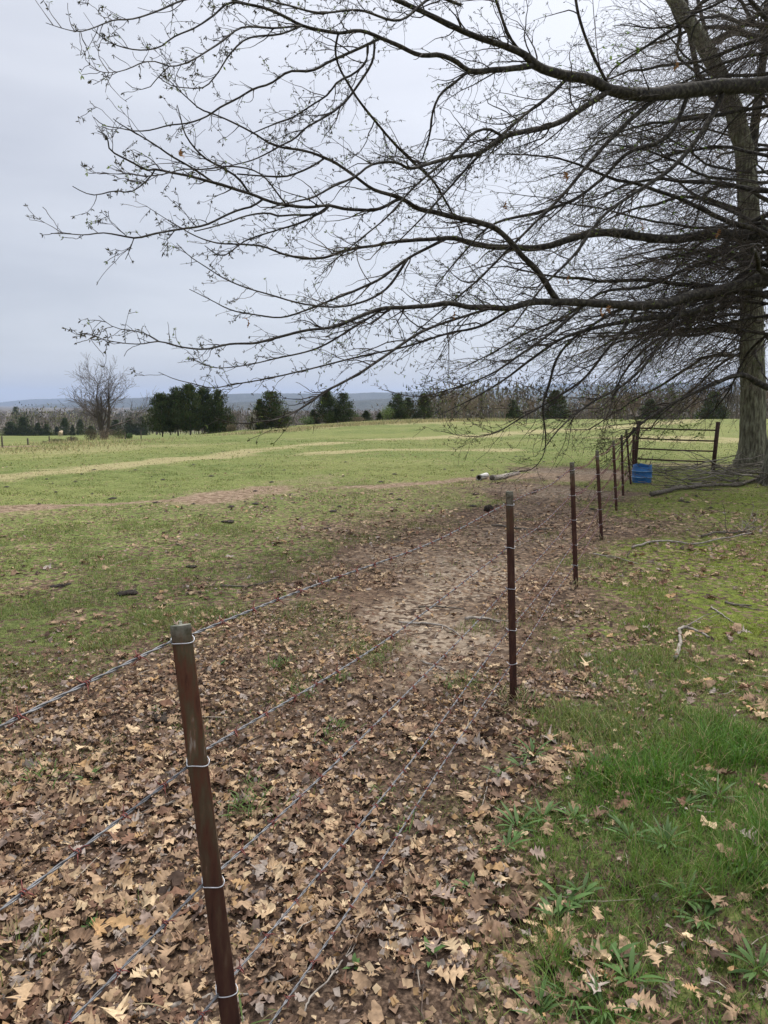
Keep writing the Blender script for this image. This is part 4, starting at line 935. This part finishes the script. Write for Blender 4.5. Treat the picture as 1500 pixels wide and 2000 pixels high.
# brush pile
bp = G(1420, 935); pile = thing('brush_pile', 'low pile of cut grey branches and twigs round the foot of the oak', 'brush pile', bp)
mb = MB(); mb2 = MB()
for i in range(115):
    t = rng.random(); c = G(1270 + 240 * t**.75 , 912 + 45 * rng.random() - 10 * t) ; hh = .04 + .42 * t**1.5 * rng.random()
    a = rng.normal(math.pi * .02, .55); L = rng.uniform(.5, 1.9); d = np.array([math.cos(a), math.sin(a), rng.normal(.0, .12)]) * (1 if rng.random() > .5 else -1)
    s = c + np.array([0, 0, hh]) - d * L * .5; q, w = grow(s, d, L, rng.uniform(.006, .018), 9, -.015, wig=.22)
    q[:, 2] = np.maximum(q[:, 2], H(q[:, 0], q[:, 1]) + .01)
    (mb if rng.random() < .6 else mb2).tube(q, w, 5)
    for (p, dd, r, _) in kids(q, w, 2.6, 1, .7): q2, w2 = grow(p, dd, rng.uniform(.15, .5), r * .5, 4, -.02); mb2.tube(q2, w2, 4)
M_pileg = mat_noise('grey_twig', [(.3, (.11, .095, .08)), (.7, (.33, .29, .245))], 6, bs=0)
mb.build('branches', M_pileg, pile, bp, smooth=True); mb2.build('twigs', M_stickdark, pile, bp)

# ------------------------------------------------------------------ dark clumps (dung, clod)
DG = [(250, 1160, 42, 'flattened pile of dark dung on the grass at the left'), (120, 1146, 32, 'dark dung patch at the far left of the grass, left of the larger pile'), (446, 1020, 24, 'small dark dung pat on the grass in mid field'),
 (955, 999, 20, 'round dark clod under the top wire, left of the second post'), (372, 1716, 40, 'blackish coiled dung on the leaves, half hidden by the nearest post'), (318, 1402, 48, 'low dark earthy clump behind the nearest post'),
 (375, 1108, 22, 'thin dark dung smear between the two bigger dung piles and the track'), (640, 1033, 14, 'tiny dark pat near the middle of the pasture'), (1048, 958, 14, 'small dark clod left of the third post on the path'), (1130, 963, 16, 'dark reddish clod on the path right of the third post')]
for (px, py, w, lab) in DG:
    c = G(px, py); Rr = w * c[1] / FPX / 2; flat = .28 if px != 955 else .85
    mb = MB()
    for q in range(5 if px != 955 else 2):
        o_ = np.array([rng.normal(0, Rr * .45), rng.normal(0, Rr * .35), 0]) * (1 if px != 955 else .3); rr = Rr * rng.uniform(.45, .7) * (1 if px != 955 else 1.4)
        k = 14; V = []
        for i in range(9):
            ph = math.pi * i / 8
            for j in range(k):
                a = 6.2832 * j / k; w_ = 1 + .28 * (vnoise(a * 2 + q * 7, i * .9 + px) - .5) + rng.normal(0, .05)
                V.append(c + o_ + np.array([math.cos(a) * math.sin(ph) * rr * w_, math.sin(a) * math.sin(ph) * rr * w_, (math.cos(ph) * flat * w_ + flat * .6) * rr]))
        i = np.arange(8)[:, None] * k; j = np.arange(k)[None]; j2 = (j + 1) % k
        mb.add(V, np.stack([i + j, i + k + j, i + k + j2, i + j2], -1).reshape(-1, 4))
    o = mb.build('dung_clump' if 'clod' not in lab and 'clump' not in lab else 'earth_clod', M_dung_and_bore, None, c); tag(o, lab, 'dung' if 'dung' in lab or 'pat' in lab else 'clod')
# many tiny pats across the field read as speckle
spk = MB()
for i in range(80):
    px, py = rng.uniform(0, 1400), 850 + 150 * rng.random()**.8; c = G(px, py); rr = rng.uniform(.025, .085)
    a = np.arange(7) / 7 * 6.28; V = [c + (0, 0, .03)] + [c + np.array([math.cos(t) * rr * rng.uniform(.6, 1.2), math.sin(t) * rr * rng.uniform(.6, 1.2), .01]) for t in a]
    spk.add(V, [(0, 1 + k, 1 + (k + 1) % 7) for k in range(7)])
o = spk.build('dry_pats', M_dung_and_bore); tag(o, 'small dark crumbs of dung scattered over the pasture', 'dung', kind='stuff')

# ------------------------------------------------------------------ cedars
def cedar_mesh(seed, n, bare=.0, round_=.75, lean=0.):
    q = np.random.default_rng(seed); nc = 95; t = np.sort(q.random(nc)**1.15) * .97; a = np.arange(nc) * 2.4 + q.normal(0, .5, nc)
    prof = np.where(t < .15, .72 + t * 1.8, 1.0) * (1 - t)**round_ * q.uniform(.68, 1.15, nc)
    cr = .40 * prof; cz = bare + (1 - bare) * t; cx, cy = np.cos(a) * cr, np.sin(a) * cr
    ci = q.integers(0, nc, n); core = q.random(n) < .22
    u = q.normal(0, 1, (n, 3)); u /= np.linalg.norm(u, axis=1, keepdims=True); rr = q.random(n)**.5
    rad = (.055 + .085 * prof[ci])
    pos = np.stack([cx[ci] + u[:, 0] * rr * rad * 1.2, cy[ci] + u[:, 1] * rr * rad * 1.2, cz[ci] + u[:, 2] * rr * rad * .72 + .01 * rr], -1)
    tt = q.random(n) * .9; aa = q.random(n) * 6.28; r2 = .28 * (1 - tt)**round_ * q.random(n)**.5
    pos[core] = np.stack([np.cos(aa) * r2, np.sin(aa) * r2, bare + (1 - bare) * tt], -1)[core]
    pos[:, 0] += lean * pos[:, 2]; pos[:, 2] = np.maximum(pos[:, 2], .01)
    TV = np.array([(-.35, 0, 0), (.35, 0, 0), (.25, .1, .8), (-.2, -.1, 1.0)]); yaw = np.arctan2(pos[:, 1], pos[:, 0]) - 1.57 + q.normal(0, .6, n)
    Rm = rotmats(yaw, -q.uniform(.1, 1.3, n), q.normal(0, .5, n)); sz = q.uniform(.012, .036, n)
    hue = q.uniform(.6, 1.7, nc)[ci] * q.uniform(.65, 1.4, n)
    g = np.array([.050, .075, .027])[None] * hue[:, None] * np.stack([q.uniform(.8, 1.5, n), np.ones(n), np.ones(n) * .9], -1)
    mb = MB(); stamp(mb, TV, np.array([(0, 1, 2, 3)]), pos, Rm, np.stack([sz, sz, sz * 1.5], -1), g)
    V = np.concatenate(mb.V); return mesh_np('crown', V, [np.concatenate(mb.F4)], M_cedar, False, {'Col': np.concatenate(mb.C)})
def stem_mesh(r=.02, h=.8):
    mb = MB(); mb.tube([(0, 0, -.03), (.01, 0, .3), (0, .01, h)], [r, r * .8, r * .2], 7); V = np.concatenate(mb.V)
    return mesh_np('trunk', V, [np.concatenate(mb.F4), np.concatenate(mb.F3)], M_cedarbark, True)
CM = [cedar_mesh(3, 7500, .05), cedar_mesh(8, 7500, .02, .6), cedar_mesh(15, 7500, .16, .5), cedar_mesh(21, 7500, .0, .9), cedar_mesh(33, 7500, .18, .55)]
CS = stem_mesh()
def cedar(px, base, top, wpx, v, lab, Y=None, grp=None):
    c = G(px, base) if Y is None else None
    if Y is not None: c = P(px, base, Y); c[2] = min(c[2], hz(c[0], c[1])) if abs(c[2] - hz(c[0], c[1])) < 1.5 else hz(c[0], c[1])
    hgt = P(px, top, c[1])[2] - c[2]; wd = wpx * c[1] / FPX * 1.22
    root = thing('cedar_tree', lab, 'tree', c, grp or 'dark cedars along the field edge')
    for nm, me in (('crown', CM[v]), ('trunk', CS)):
        o = link(nm, me, root); o.scale = (wd, wd, hgt) if nm == 'crown' else (hgt * .8, hgt * .8, hgt)
    root.rotation_euler = (0, 0, rng.random() * 6.28); return c
CE = [(318,856,770,66,2,74,'leftmost cedar of the tall dark clump, lower than the others'),(348,857,758,60,4,75,'tall cedar second from the left in the dark clump'),(372,856,753,64,2,73,'tallest cedar in the middle of the dark clump'),
 (400,855,757,66,4,75,'broad cedar right of the middle of the dark clump'),(428,852,762,60,1,74,'rightmost cedar of the dark clump, its crown reaching the ground'),
 (530,836,765,84,1,71,'rounded cedar standing alone between the dark clump and the next cedar pair'),(508,836,780,40,3,70,'small cedar crown on the left flank of the lone rounded cedar'),
 (640,829,764,64,0,80,'pointed cedar with a wide skirt at the middle of the field edge'),(672,829,768,56,1,81,'cedar joined to the right of the wide skirted one'),(612,829,800,30,3,80,'tiny dark cedar left of the wide skirted one'),
 (776,822,770,52,1,84,'bushy cedar right of the pale green bush'),(797,822,776,38,0,86,'cedar squeezed between the bushy cedar and the narrow one'),(828,819,768,40,0,86,'narrow cedar where the brown thicket starts'),
 (715,826,802,34,3,86,'low dark cedar bush beyond the fence gap'),(742,825,806,26,3,88,'smallest dark bush before the pale green bush'),
 (1085,817,762,58,0,97,'pointed dark cedar seen through the hanging twigs'),(1001,817,782,36,1,97,'dark cedar at the right end of the brown thicket'),(1392,812,765,60,1,110,'dark evergreen behind the gate and left of the oak trunk'),
 (1270,813,780,60,3,112,'low broad evergreen behind the left gate post'),
 (22,859,824,40,1,205,'leftmost dark cedar beyond the lower pasture'),(48,858,815,44,1,205,'tallest cedar of the row beyond the lower pasture'),(76,857,826,30,3,205,'third cedar of the row beyond the lower pasture'),(92,856,828,26,1,205,'small round cedar in the row left of the cow'),
 (112,854,833,22,3,210,'low cedar behind the cow'),(128,853,816,24,0,210,'pointed cedar just right of the cow'),(143,852,830,16,3,210,'short dark cedar between two taller ones near the cow'),(158,851,818,20,0,210,'narrow pointed cedar left of the bare tree'),
 (178,850,832,26,1,215,'low dark cedar behind the bare tree trunk'),(228,848,820,34,1,215,'dark cedar right of the bare tree trunk'),(255,847,816,36,1,215,'dark cedar between the bare tree and the clump'),(278,846,814,34,3,215,'dark cedar partly hidden by the tall clump'),
 (32,812,795,24,1,420,'dark evergreen standing high in the distant brown wood')]
for (px, b_, tp, w, v, Y, lab) in CE: cedar(px, b_, tp, w, v, lab, Y)
# ------------------------------------------------------------------ bushes
def bush(px, base, top, wpx, col, lab, n=1500, Y=None, dry=.2, name='bush', grp=None):
    if Y is None and px > 430: Y = 72 if px < 560 else (78 if px < 720 else 82)
    if Y is None and px < 300: Y = 72
    c = G(px, base) if Y is None else P(px, base, Y)
    if Y is not None: c[2] = hz(c[0], c[1])
    hgt = max(.3, P(px, top, c[1])[2] - c[2]); wd = wpx * c[1] / FPX
    u = rng.normal(0, 1, (n, 3)); u /= np.linalg.norm(u, axis=1, keepdims=True); rr = rng.random(n)**.4
    lob = .75 + .5 * vnoise(u[:, 0] * 2.5 + px, u[:, 2] * 2.5 + u[:, 1] * 2)
    pos = c + np.stack([u[:, 0] * rr * lob * wd / 2, u[:, 1] * rr * lob * wd / 2, hgt * (.48 + .5 * u[:, 2] * rr * lob)], -1)
    s = rng.uniform(.04, .11, n) * max(.7, hgt / 2); TV = np.array([(-.3, 0, 0), (.3, 0, 0), (.2, .1, 1), (-.2, -.1, .9)])
    cc = np.array(col)[None] * rng.uniform(.55, 1.5, (n, 1)); d = rng.random(n) < dry; cc[d] = np.array([.2, .15, .1]) * rng.uniform(.6, 1.3, (d.sum(), 1))
    root = thing(name, lab, 'bush', c, grp)
    mb = MB(); stamp(mb, TV, np.array([(0, 1, 2, 3)]), pos, rotmats(rng.random(n) * 6.28, rng.normal(0, .7, n), rng.normal(0, .7, n)), np.stack([s, s, s], -1), cc); mb.build('foliage', M_cedar, root, c)
    mb = MB()
    for i in range(14):
        q, w = grow(c, (rng.normal(0, .6) * wd / hgt, rng.normal(0, .5) * wd / hgt, 1), hgt * rng.uniform(.6, .95), .02, 5, 0, wig=.2); mb.tube(q, w, 4)
    mb.build('stems', M_stickdark, root, c)
BU = [(756,824,792,30,(.16,.22,.06),'pale green round bush left of the bushy cedar',.03),(600,831,812,34,(.10,.16,.05),'low green bush right of the lone rounded cedar',.08),(178,856,835,26,(.09,.10,.04),'olive scrub at the foot of the bare tree on its left',.5),
 (235,856,838,30,(.08,.10,.035),'dark green scrub right of the bare tree foot',.3),(205,857,838,46,(.16,.13,.08),'brown brush round the base of the bare tree',.7),(112,868,856,34,(.07,.085,.03),'low dark scrub on the fence line near the cow',.4),(88,868,862,8,(.05,.07,.03),'tiny dark bush left of the low scrub on the fence line',.1),
 (142,865,852,26,(.13,.12,.06),'tan and green scrub between the low scrub and the bare tree',.6),(252,854,846,14,(.09,.15,.05),'small bright green shrub at the right end of the scrub',.1),(492,842,826,26,(.15,.14,.08),'dry brown weeds left of the lone rounded cedar',.6),(452,846,828,22,(.14,.14,.07),'dry weeds at the right foot of the dark clump',.6),
 (545,838,818,60,(.055,.075,.03),'low green skirt of brush under the lone cedar',.3),(700,828,814,26,(.13,.12,.07),'dry scrub right of the skirted cedars',.6)]
for (px, b_, tp, w, col, lab, dr) in BU: bush(px, b_, tp, w, col, lab, dry=dr)

# ------------------------------------------------------------------ bare trees in the middle distance
def bare_tree(px, base, top, wpx, lab, col, Y=None, stems=1, name='bare_tree', grp=None, dens=1., green=None, thick=1., spread=1.):
    c = G(px, base) if Y is None else P(px, base, Y)
    if Y is not None: c[2] = hz(c[0], c[1])
    hgt = P(px, top, c[1])[2] - c[2]; wd = wpx * c[1] / FPX
    root = thing(name, lab, 'tree', c, grp); tk = MB(); tw = MB(); lf = MB()
    for s in range(stems):
        d0 = np.array([rng.normal(0, .16) + (spread - 1) * (s - (stems - 1) / 2) * .9, rng.normal(0, .16), 1.]); b0 = c + np.array([rng.normal(0, .1), rng.normal(0, .1), -.05]) * (stems > 1)
        q, w = grow(b0, d0, hgt * (rng.uniform(.55, .75) if spread == 1 else .62), hgt * .022 * thick / stems**.5, 8, .05, wig=.12, rend=.3); tk.tube(q, w, 7, col=col)
        for (p, d, r, t) in kids(q, w, 9 * dens / hgt * 1.6, 1, .9, .28 if spread == 1 else .15):
            L = wd * .5 * spread * rng.uniform(.5, 1.0) * (1.2 - .4 * t)
            q2, w2 = grow(p, d + np.array([0, 0, .25 if spread == 1 else .12]), L, max(r * .5, .012), 7, .06 if spread == 1 else .015, wig=.2); (tk if r > .05 else tw).tube(q2, w2, 4, col=col)
            for (p3, d3, r3, t3) in kids(q2, w2, 3.2 * dens, 1, .7, .2):
                q3, w3 = grow(p3, d3, L * .38 * rng.uniform(.6, 1.2), .014, 4, .05); tw.tube(q3, np.maximum(w3, .012), 3, cap=False, col=np.array(col) * rng.uniform(.8, 1.3))
                for (p4, d4, r4, t4) in kids(q3, w3, 4.5 * dens, 1, .7, .2):
                    q4, w4 = grow(p4, d4, L * .2 * rng.uniform(.6, 1.2), .009, 2, .03); tw.tube(q4, np.maximum(w4, .010), 3, cap=False, col=np.array(col) * rng.uniform(.8, 1.5))
                    if green is not None and rng.random() < .5:
                        e = q4[rng.integers(0, 3)]; v = rng.normal(0, .05, (3, 3)); lf.add(e + v, [(0, 1, 2)], np.array(green) * rng.uniform(.7, 1.3))
    tk.build('trunk', M_brush, root, c); tw.build('twigs', M_brush, root, c)
    if lf.n: lf.build('leaves', M_cedar, root, c)
bare_tree(203, 856, 716, 128, 'wide bare tree standing alone at the left beyond the pasture fence', (.11, .09, .075), Y=75, stems=3, dens=1.15, thick=2.1, spread=1.5)
BR = (.21, .155, .115)
TB = [(845,820,752,46,'bare brown tree at the left end of the thicket',(.19,.16,.12),None),(865,820,748,48,'bare tree with pale upper twigs, second in the thicket',(.19,.155,.115),(.2,.2,.1)),(885,820,752,46,'dense reddish brown bare tree in the thicket',BR,None),(905,820,750,50,'bare tree tinged yellow green in the thicket',BR,(.17,.2,.07)),
 (925,820,756,46,'greenish bare tree in the middle of the thicket',BR,(.16,.19,.07)),(945,820,760,44,'bare tree dotted with yellow leaves in the thicket',(.14,.12,.09),(.25,.24,.08)),(965,820,764,44,'low bare tree near the right end of the thicket',BR,(.15,.17,.08)),(985,819,768,40,'last bare tree at the right end of the thicket',BR,None),
 (458,838,770,30,'slim bare tree showing above the right side of the cedar clump',(.17,.13,.11),None),(493,838,784,30,'small pale bare tree in front of the lone rounded cedar',(.3,.27,.23),None),(1040,817,775,46,'bare tree between the two evergreens behind the hanging twigs',BR,None),(1150,817,768,56,'bare tree right of the pointed cedar, behind the twigs',BR,None),
 (1200,816,764,56,'bare tree behind the end of the fence',BR,(.14,.17,.06)),(1310,815,752,70,'tall bare tree behind the pipe gate',(.14,.12,.09),(.13,.17,.05)),(1350,815,756,60,'bare tree right of the tall one behind the gate',BR,(.13,.16,.05)),(1430,814,748,70,'bare tree directly left of the oak trunk in the far hedge',(.14,.12,.1),None),(1240,816,762,60,'bare tree behind the left gate post',BR,None),(1490,814,750,70,'bare tree at the right picture edge behind the oak',BR,None)]
for i, (px, b_, tp, w, lab, col, gr) in enumerate(TB):
    bare_tree(px, b_, tp, w, lab, col, Y=(76 - i % 2 * 8 if px < 500 else 88 + (i % 3) * 4), stems=3, dens=1.7 if px > 830 else 1.0, green=gr, grp='bare trees of the far hedge')

# ------------------------------------------------------------------ distant wood
wood = MB()
TVs = np.array([(-.5, 0, 0), (.5, 0, 0), (0, .1, 1)])
NT = 1500
th = rng.uniform(R(-32), R(32), NT); rr = 225 + 900 * rng.random(NT)**1.5
rt = th > R(3); rr = np.where(rt, 130 + 700 * rng.random(NT)**1.5, rr)
for a, r in zip(th, rr):
    x, y = r * math.sin(a), r * math.cos(a)
    if y < 215 and x < 0: continue
    z = hz(x, y); big = 1 + r / 900; hh = rng.uniform(6.5, 10.5) if not (x > 30 and r < 300) else rng.uniform(6.5, 9.5)
    wv = hh * rng.uniform(.35, .55); n = 110
    u = rng.normal(0, 1, (n, 3)); u /= np.linalg.norm(u, axis=1, keepdims=True); q = rng.random(n)**.4
    pos = np.array([x, y, z]) + np.stack([u[:, 0] * q * wv, u[:, 1] * q * wv, hh * (.5 + .47 * u[:, 2] * q)], -1)
    kind = vnoise(x * .012, y * .012) + rng.normal(0, .13)
    base = np.array([.155, .125, .105]) if kind < .55 else (np.array([.17, .165, .085]) if kind < .72 else np.array([.035, .05, .025]))
    base = base * rng.uniform(.75, 1.25); s = rng.uniform(.14, .36, n) * big
    stamp(wood, TVs, np.array([(0, 1, 2)]), pos, rotmats(rng.random(n) * 6.28, rng.normal(0, .5, n), rng.normal(0, .5, n)), np.stack([s, s, s * rng.uniform(1.2, 3, n)], -1), base[None] * rng.uniform(.7, 1.35, (n, 1)))
    tt = np.array([(-.12, 0, 0), (.12, 0, 0), (.05, 0, 1), (-.05, 0, 1)]); wood.add(np.array([x, y, z]) + tt * (1, 1, hh * .7), [(0, 1, 2, 3)], base * .8)
o = wood.build('woods', M_brush); tag(o, 'brown leafless wood filling the valley beyond the field', 'woods', kind='stuff')

# ------------------------------------------------------------------ hills
def hills(name, pl, D, thick, col, seed):
    px = np.linspace(pl[0][0], pl[-1][0], 260); py = np.interp(px, [p[0] for p in pl], [p[1] for p in pl])
    py = py + (fbm(px * .03 + seed, px * 0 + seed) - .5) * 3 + (vnoise(px * .9, px * 0 + seed) - .5) * .7
    rows = 14; V = []; base = -16
    for k in range(rows):
        t = k / (rows - 1); yy = D + (t - .6) * thick; e = math.sin(min(t / .6, 1) * math.pi / 2)**1.3 if t < .6 else math.cos((t - .6) / .4 * math.pi / 2)
        top = np.array([P(a, b_, D)[2] for a, b_ in zip(px, py)])
        x = (px - 750) / FPX * D * 1.0 * cp
        z = base + (top - base) * e + (fbm(px * .05 + k * .7, px * 0 + k + seed) - .5) * 18 * (e * (1 - e) * 4)
        V.append(np.stack([x * (1 + (t - .6) * thick / D * .5), np.full_like(x, yy), z], -1))
    V = np.concatenate(V); n = len(px); i = np.arange(rows - 1)[:, None] * n; j = np.arange(n - 1)[None]
    F = np.stack([i + j, i + j + 1, i + n + j + 1, i + n + j], -1).reshape(-1, 4)
    o = link(name, mesh_np(name, V, [F], col, True)); o['kind'] = 'structure'
def hillmat(name, a, b_):
    m, nt, bs = newmat(name); n = noise(nt, .012, 8, rough=.7); nt.links.new(ramp(nt, n.outputs['Fac'], [(.35, a), (.65, b_)]), bs.inputs['Base Color']); bump(nt, bs, n.outputs['Fac'], 1, 20); return m
HM = hillmat('wooded_hill', (.02, .032, .022), (.065, .065, .05))
hills('hills', [(-400,786),(0,786),(40,783),(80,779.5),(140,778.5),(190,783),(260,784),(400,788)], 7000, 1500, HM, 3)
hills('hills', [(100,790),(200,781),(290,776),(400,771),(520,768),(620,769),(760,767),(850,763),(960,758),(1100,757),(1200,752),(1350,748),(1700,745)], 4200, 1400, HM, 9)
hills('hills', [(850,772),(980,762),(1060,751),(1110,748),(1180,752),(1300,760)], 8000, 1500, HM, 5)
hills('hills', [(300,793),(450,786),(560,781),(650,785),(760,779),(850,783),(1000,777),(1200,772),(1700,768)], 2300, 900, HM, 21)

# ------------------------------------------------------------------ posts of the far pasture fence, cow
fp = MB(); fp.tube([(0, 0, -.1), (0, 0, 1)], [.5, .5], 6); FPM = mesh_np('far_post', np.concatenate(fp.V), [np.concatenate(fp.F4), np.concatenate(fp.F3)], M_stickdark)
for (px, b_, tp, lab) in ((5,874,852,'thin post of the far pasture fence, at the left picture edge'),(55,869,856,'thin far fence post left of the low dark scrub'),(97,866,852,'thin far fence post rising out of the low dark scrub'),(140,864,852,'thin far fence post between the cow and the bare tree'),(245,858,845,'thin far fence post at the right end of the scrub'),(276,858,841,'thin far fence post just left of the dark cedar clump'),(660,831,822,'thin fence post before the skirted cedar'),(562,836,826,'thin fence post right of the lone rounded cedar')):
    c = G(px, b_); o = link('wooden_post', FPM, None, tuple(c)); o.scale = (.07, .07, P(px, tp, c[1])[2] - c[2]); tag(o, lab, 'fence post', 'posts of the far pasture fence')
def skin(name, joints, edges, mat, parent=None, loc=(0, 0, 0)):
    me = bpy.data.meshes.new(name); me.from_pydata([j[0] for j in joints], edges, []); o = link(name + '_tmp', me)
    sk = o.modifiers.new('s', 'SKIN'); ss = o.modifiers.new('u', 'SUBSURF'); ss.levels = 2; ss.render_levels = 2
    for v, j in zip(me.skin_vertices[0].data, joints): v.radius = (j[1], j[1]); 
    me.skin_vertices[0].data[0].use_root = True
    dg = bpy.context.evaluated_depsgraph_get(); m2 = bpy.data.meshes.new_from_object(o.evaluated_get(dg)); bpy.data.objects.remove(o)
    m2.materials.clear(); m2.materials.append(mat); m2.name = name
    for p in m2.polygons: p.use_smooth = True
    return link(name, m2, parent, loc)
J = [((0,0,1.05),.34),((0,.45,1.05),.36),((0,.9,1.1),.33),((0,-.45,1.08),.33),((0,-.75,1.08),.24),((0,1.2,1.2),.2),((0,1.5,1.22),.14),((0,1.75,1.12),.13),((0,1.98,1.0),.09),
     ((.2,-.6,.75),.14),((.22,-.68,.42),.075),((.22,-.62,.05),.06),((-.2,-.6,.75),.14),((-.22,-.68,.42),.075),((-.22,-.62,.05),.06),((.2,.8,.7),.11),((.2,.82,.38),.065),((.2,.8,.05),.055),((-.2,.8,.7),.11),((-.2,.82,.38),.065),((-.2,.8,.05),.055),((0,-.98,1.05),.05),((0,-1.04,.6),.03),((.22,1.68,1.25),.04),((-.22,1.68,1.25),.04)]
E = [(0,1),(1,2),(0,3),(3,4),(2,5),(5,6),(6,7),(7,8),(3,9),(9,10),(10,11),(3,12),(12,13),(13,14),(2,15),(15,16),(16,17),(2,18),(18,19),(19,20),(4,21),(21,22),(7,23),(7,24)]
cc = G(119, 853.5); M_cow = mat_noise('cream_hide', [(.3, (.42, .31, .2)), (.7, (.62, .5, .36))], 3, bs=0)
cow = skin('cow', J, E, M_cow, None, tuple(cc)); cow.rotation_euler = (0, 0, R(12)); tag(cow, 'pale cream cow standing with its rear to the camera in the lower pasture', 'cow')

# ------------------------------------------------------------------ haze
hm = bpy.data.meshes.new('haze')
X0, X1, Y0, Y1, Z0, Z1 = -9600, 9600, -9600, 9600, -18, 180
hv = [(x, y, z) for z in (Z0, Z1) for x, y in ((X0, Y0), (X1, Y0), (X1, Y1), (X0, Y1))]
hm.from_pydata(hv, [], [(0, 3, 2, 1), (4, 5, 6, 7), (0, 1, 5, 4), (1, 2, 6, 5), (2, 3, 7, 6), (3, 0, 4, 7)])
m = bpy.data.materials.new('haze'); m.use_nodes = True; nt = m.node_tree; nt.nodes.remove(nt.nodes['Principled BSDF'])
pv = nt.nodes.new('ShaderNodeVolumePrincipled'); pv.inputs['Density'].default_value = .00013; pv.inputs['Color'].default_value = (.56, .70, .98, 1); pv.inputs['Anisotropy'].default_value = .2
nt.links.new(pv.outputs[0], nt.nodes['Material Output'].inputs['Volume']); hm.materials.append(m)
ho = link('haze', hm); ho['kind'] = 'stuff'

# ------------------------------------------------------------------ light
SUN_EL, SUN_AZ = R(52), R(28)      # azimuth to the right of the view direction, ahead of the camera
sl = bpy.data.lights.new('sun', 'SUN'); sl.energy = 2.7; sl.angle = R(10); sl.color = (1, .955, .89)
so = bpy.data.objects.new('sun', sl); COL.objects.link(so)
sd_ = Vector((math.sin(SUN_AZ) * math.cos(SUN_EL), math.cos(SUN_AZ) * math.cos(SUN_EL), math.sin(SUN_EL)))
so.rotation_euler = (-sd_).to_track_quat('-Z', 'Y').to_euler(); so.location = (0, 0, 60)
W = bpy.data.worlds.new('World'); SC.world = W; W.use_nodes = True; nt = W.node_tree
bg = nt.nodes['Background']; sky = nt.nodes.new('ShaderNodeTexSky'); sky.sky_type = 'NISHITA'; sky.sun_disc = False; sky.sun_elevation = SUN_EL; sky.sun_rotation = SUN_AZ
tc = nt.nodes.new('ShaderNodeTexCoord'); sx = nt.nodes.new('ShaderNodeSeparateXYZ'); nt.links.new(tc.outputs['Generated'], sx.inputs[0])
# overcast layer: cloud noise stretched into flat bands, brighter towards the veiled sun and the zenith
cn = noise(nt, 2.2, 5, tc.outputs['Generated'], rough=.5, sc3=(1, 1, 5.5), dist=.3)
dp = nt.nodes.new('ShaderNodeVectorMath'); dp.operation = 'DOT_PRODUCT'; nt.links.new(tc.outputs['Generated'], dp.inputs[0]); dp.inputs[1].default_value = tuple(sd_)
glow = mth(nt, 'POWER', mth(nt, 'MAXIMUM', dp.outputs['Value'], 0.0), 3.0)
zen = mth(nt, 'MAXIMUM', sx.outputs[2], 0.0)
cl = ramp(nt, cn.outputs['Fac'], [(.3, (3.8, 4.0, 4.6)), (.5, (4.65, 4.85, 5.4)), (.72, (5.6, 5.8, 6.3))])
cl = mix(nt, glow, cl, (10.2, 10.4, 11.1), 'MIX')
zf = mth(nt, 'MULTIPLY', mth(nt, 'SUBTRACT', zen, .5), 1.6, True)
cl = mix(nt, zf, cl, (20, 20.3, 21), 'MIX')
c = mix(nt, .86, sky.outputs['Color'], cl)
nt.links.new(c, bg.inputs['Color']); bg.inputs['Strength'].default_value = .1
vs = SC.view_settings; vs.view_transform = 'Standard'; vs.look = 'None'; vs.exposure = 0.30; vs.gamma = 1
SC.cycles.max_bounces = 6; SC.cycles.volume_bounces = 0
print('objects', len(bpy.data.objects))
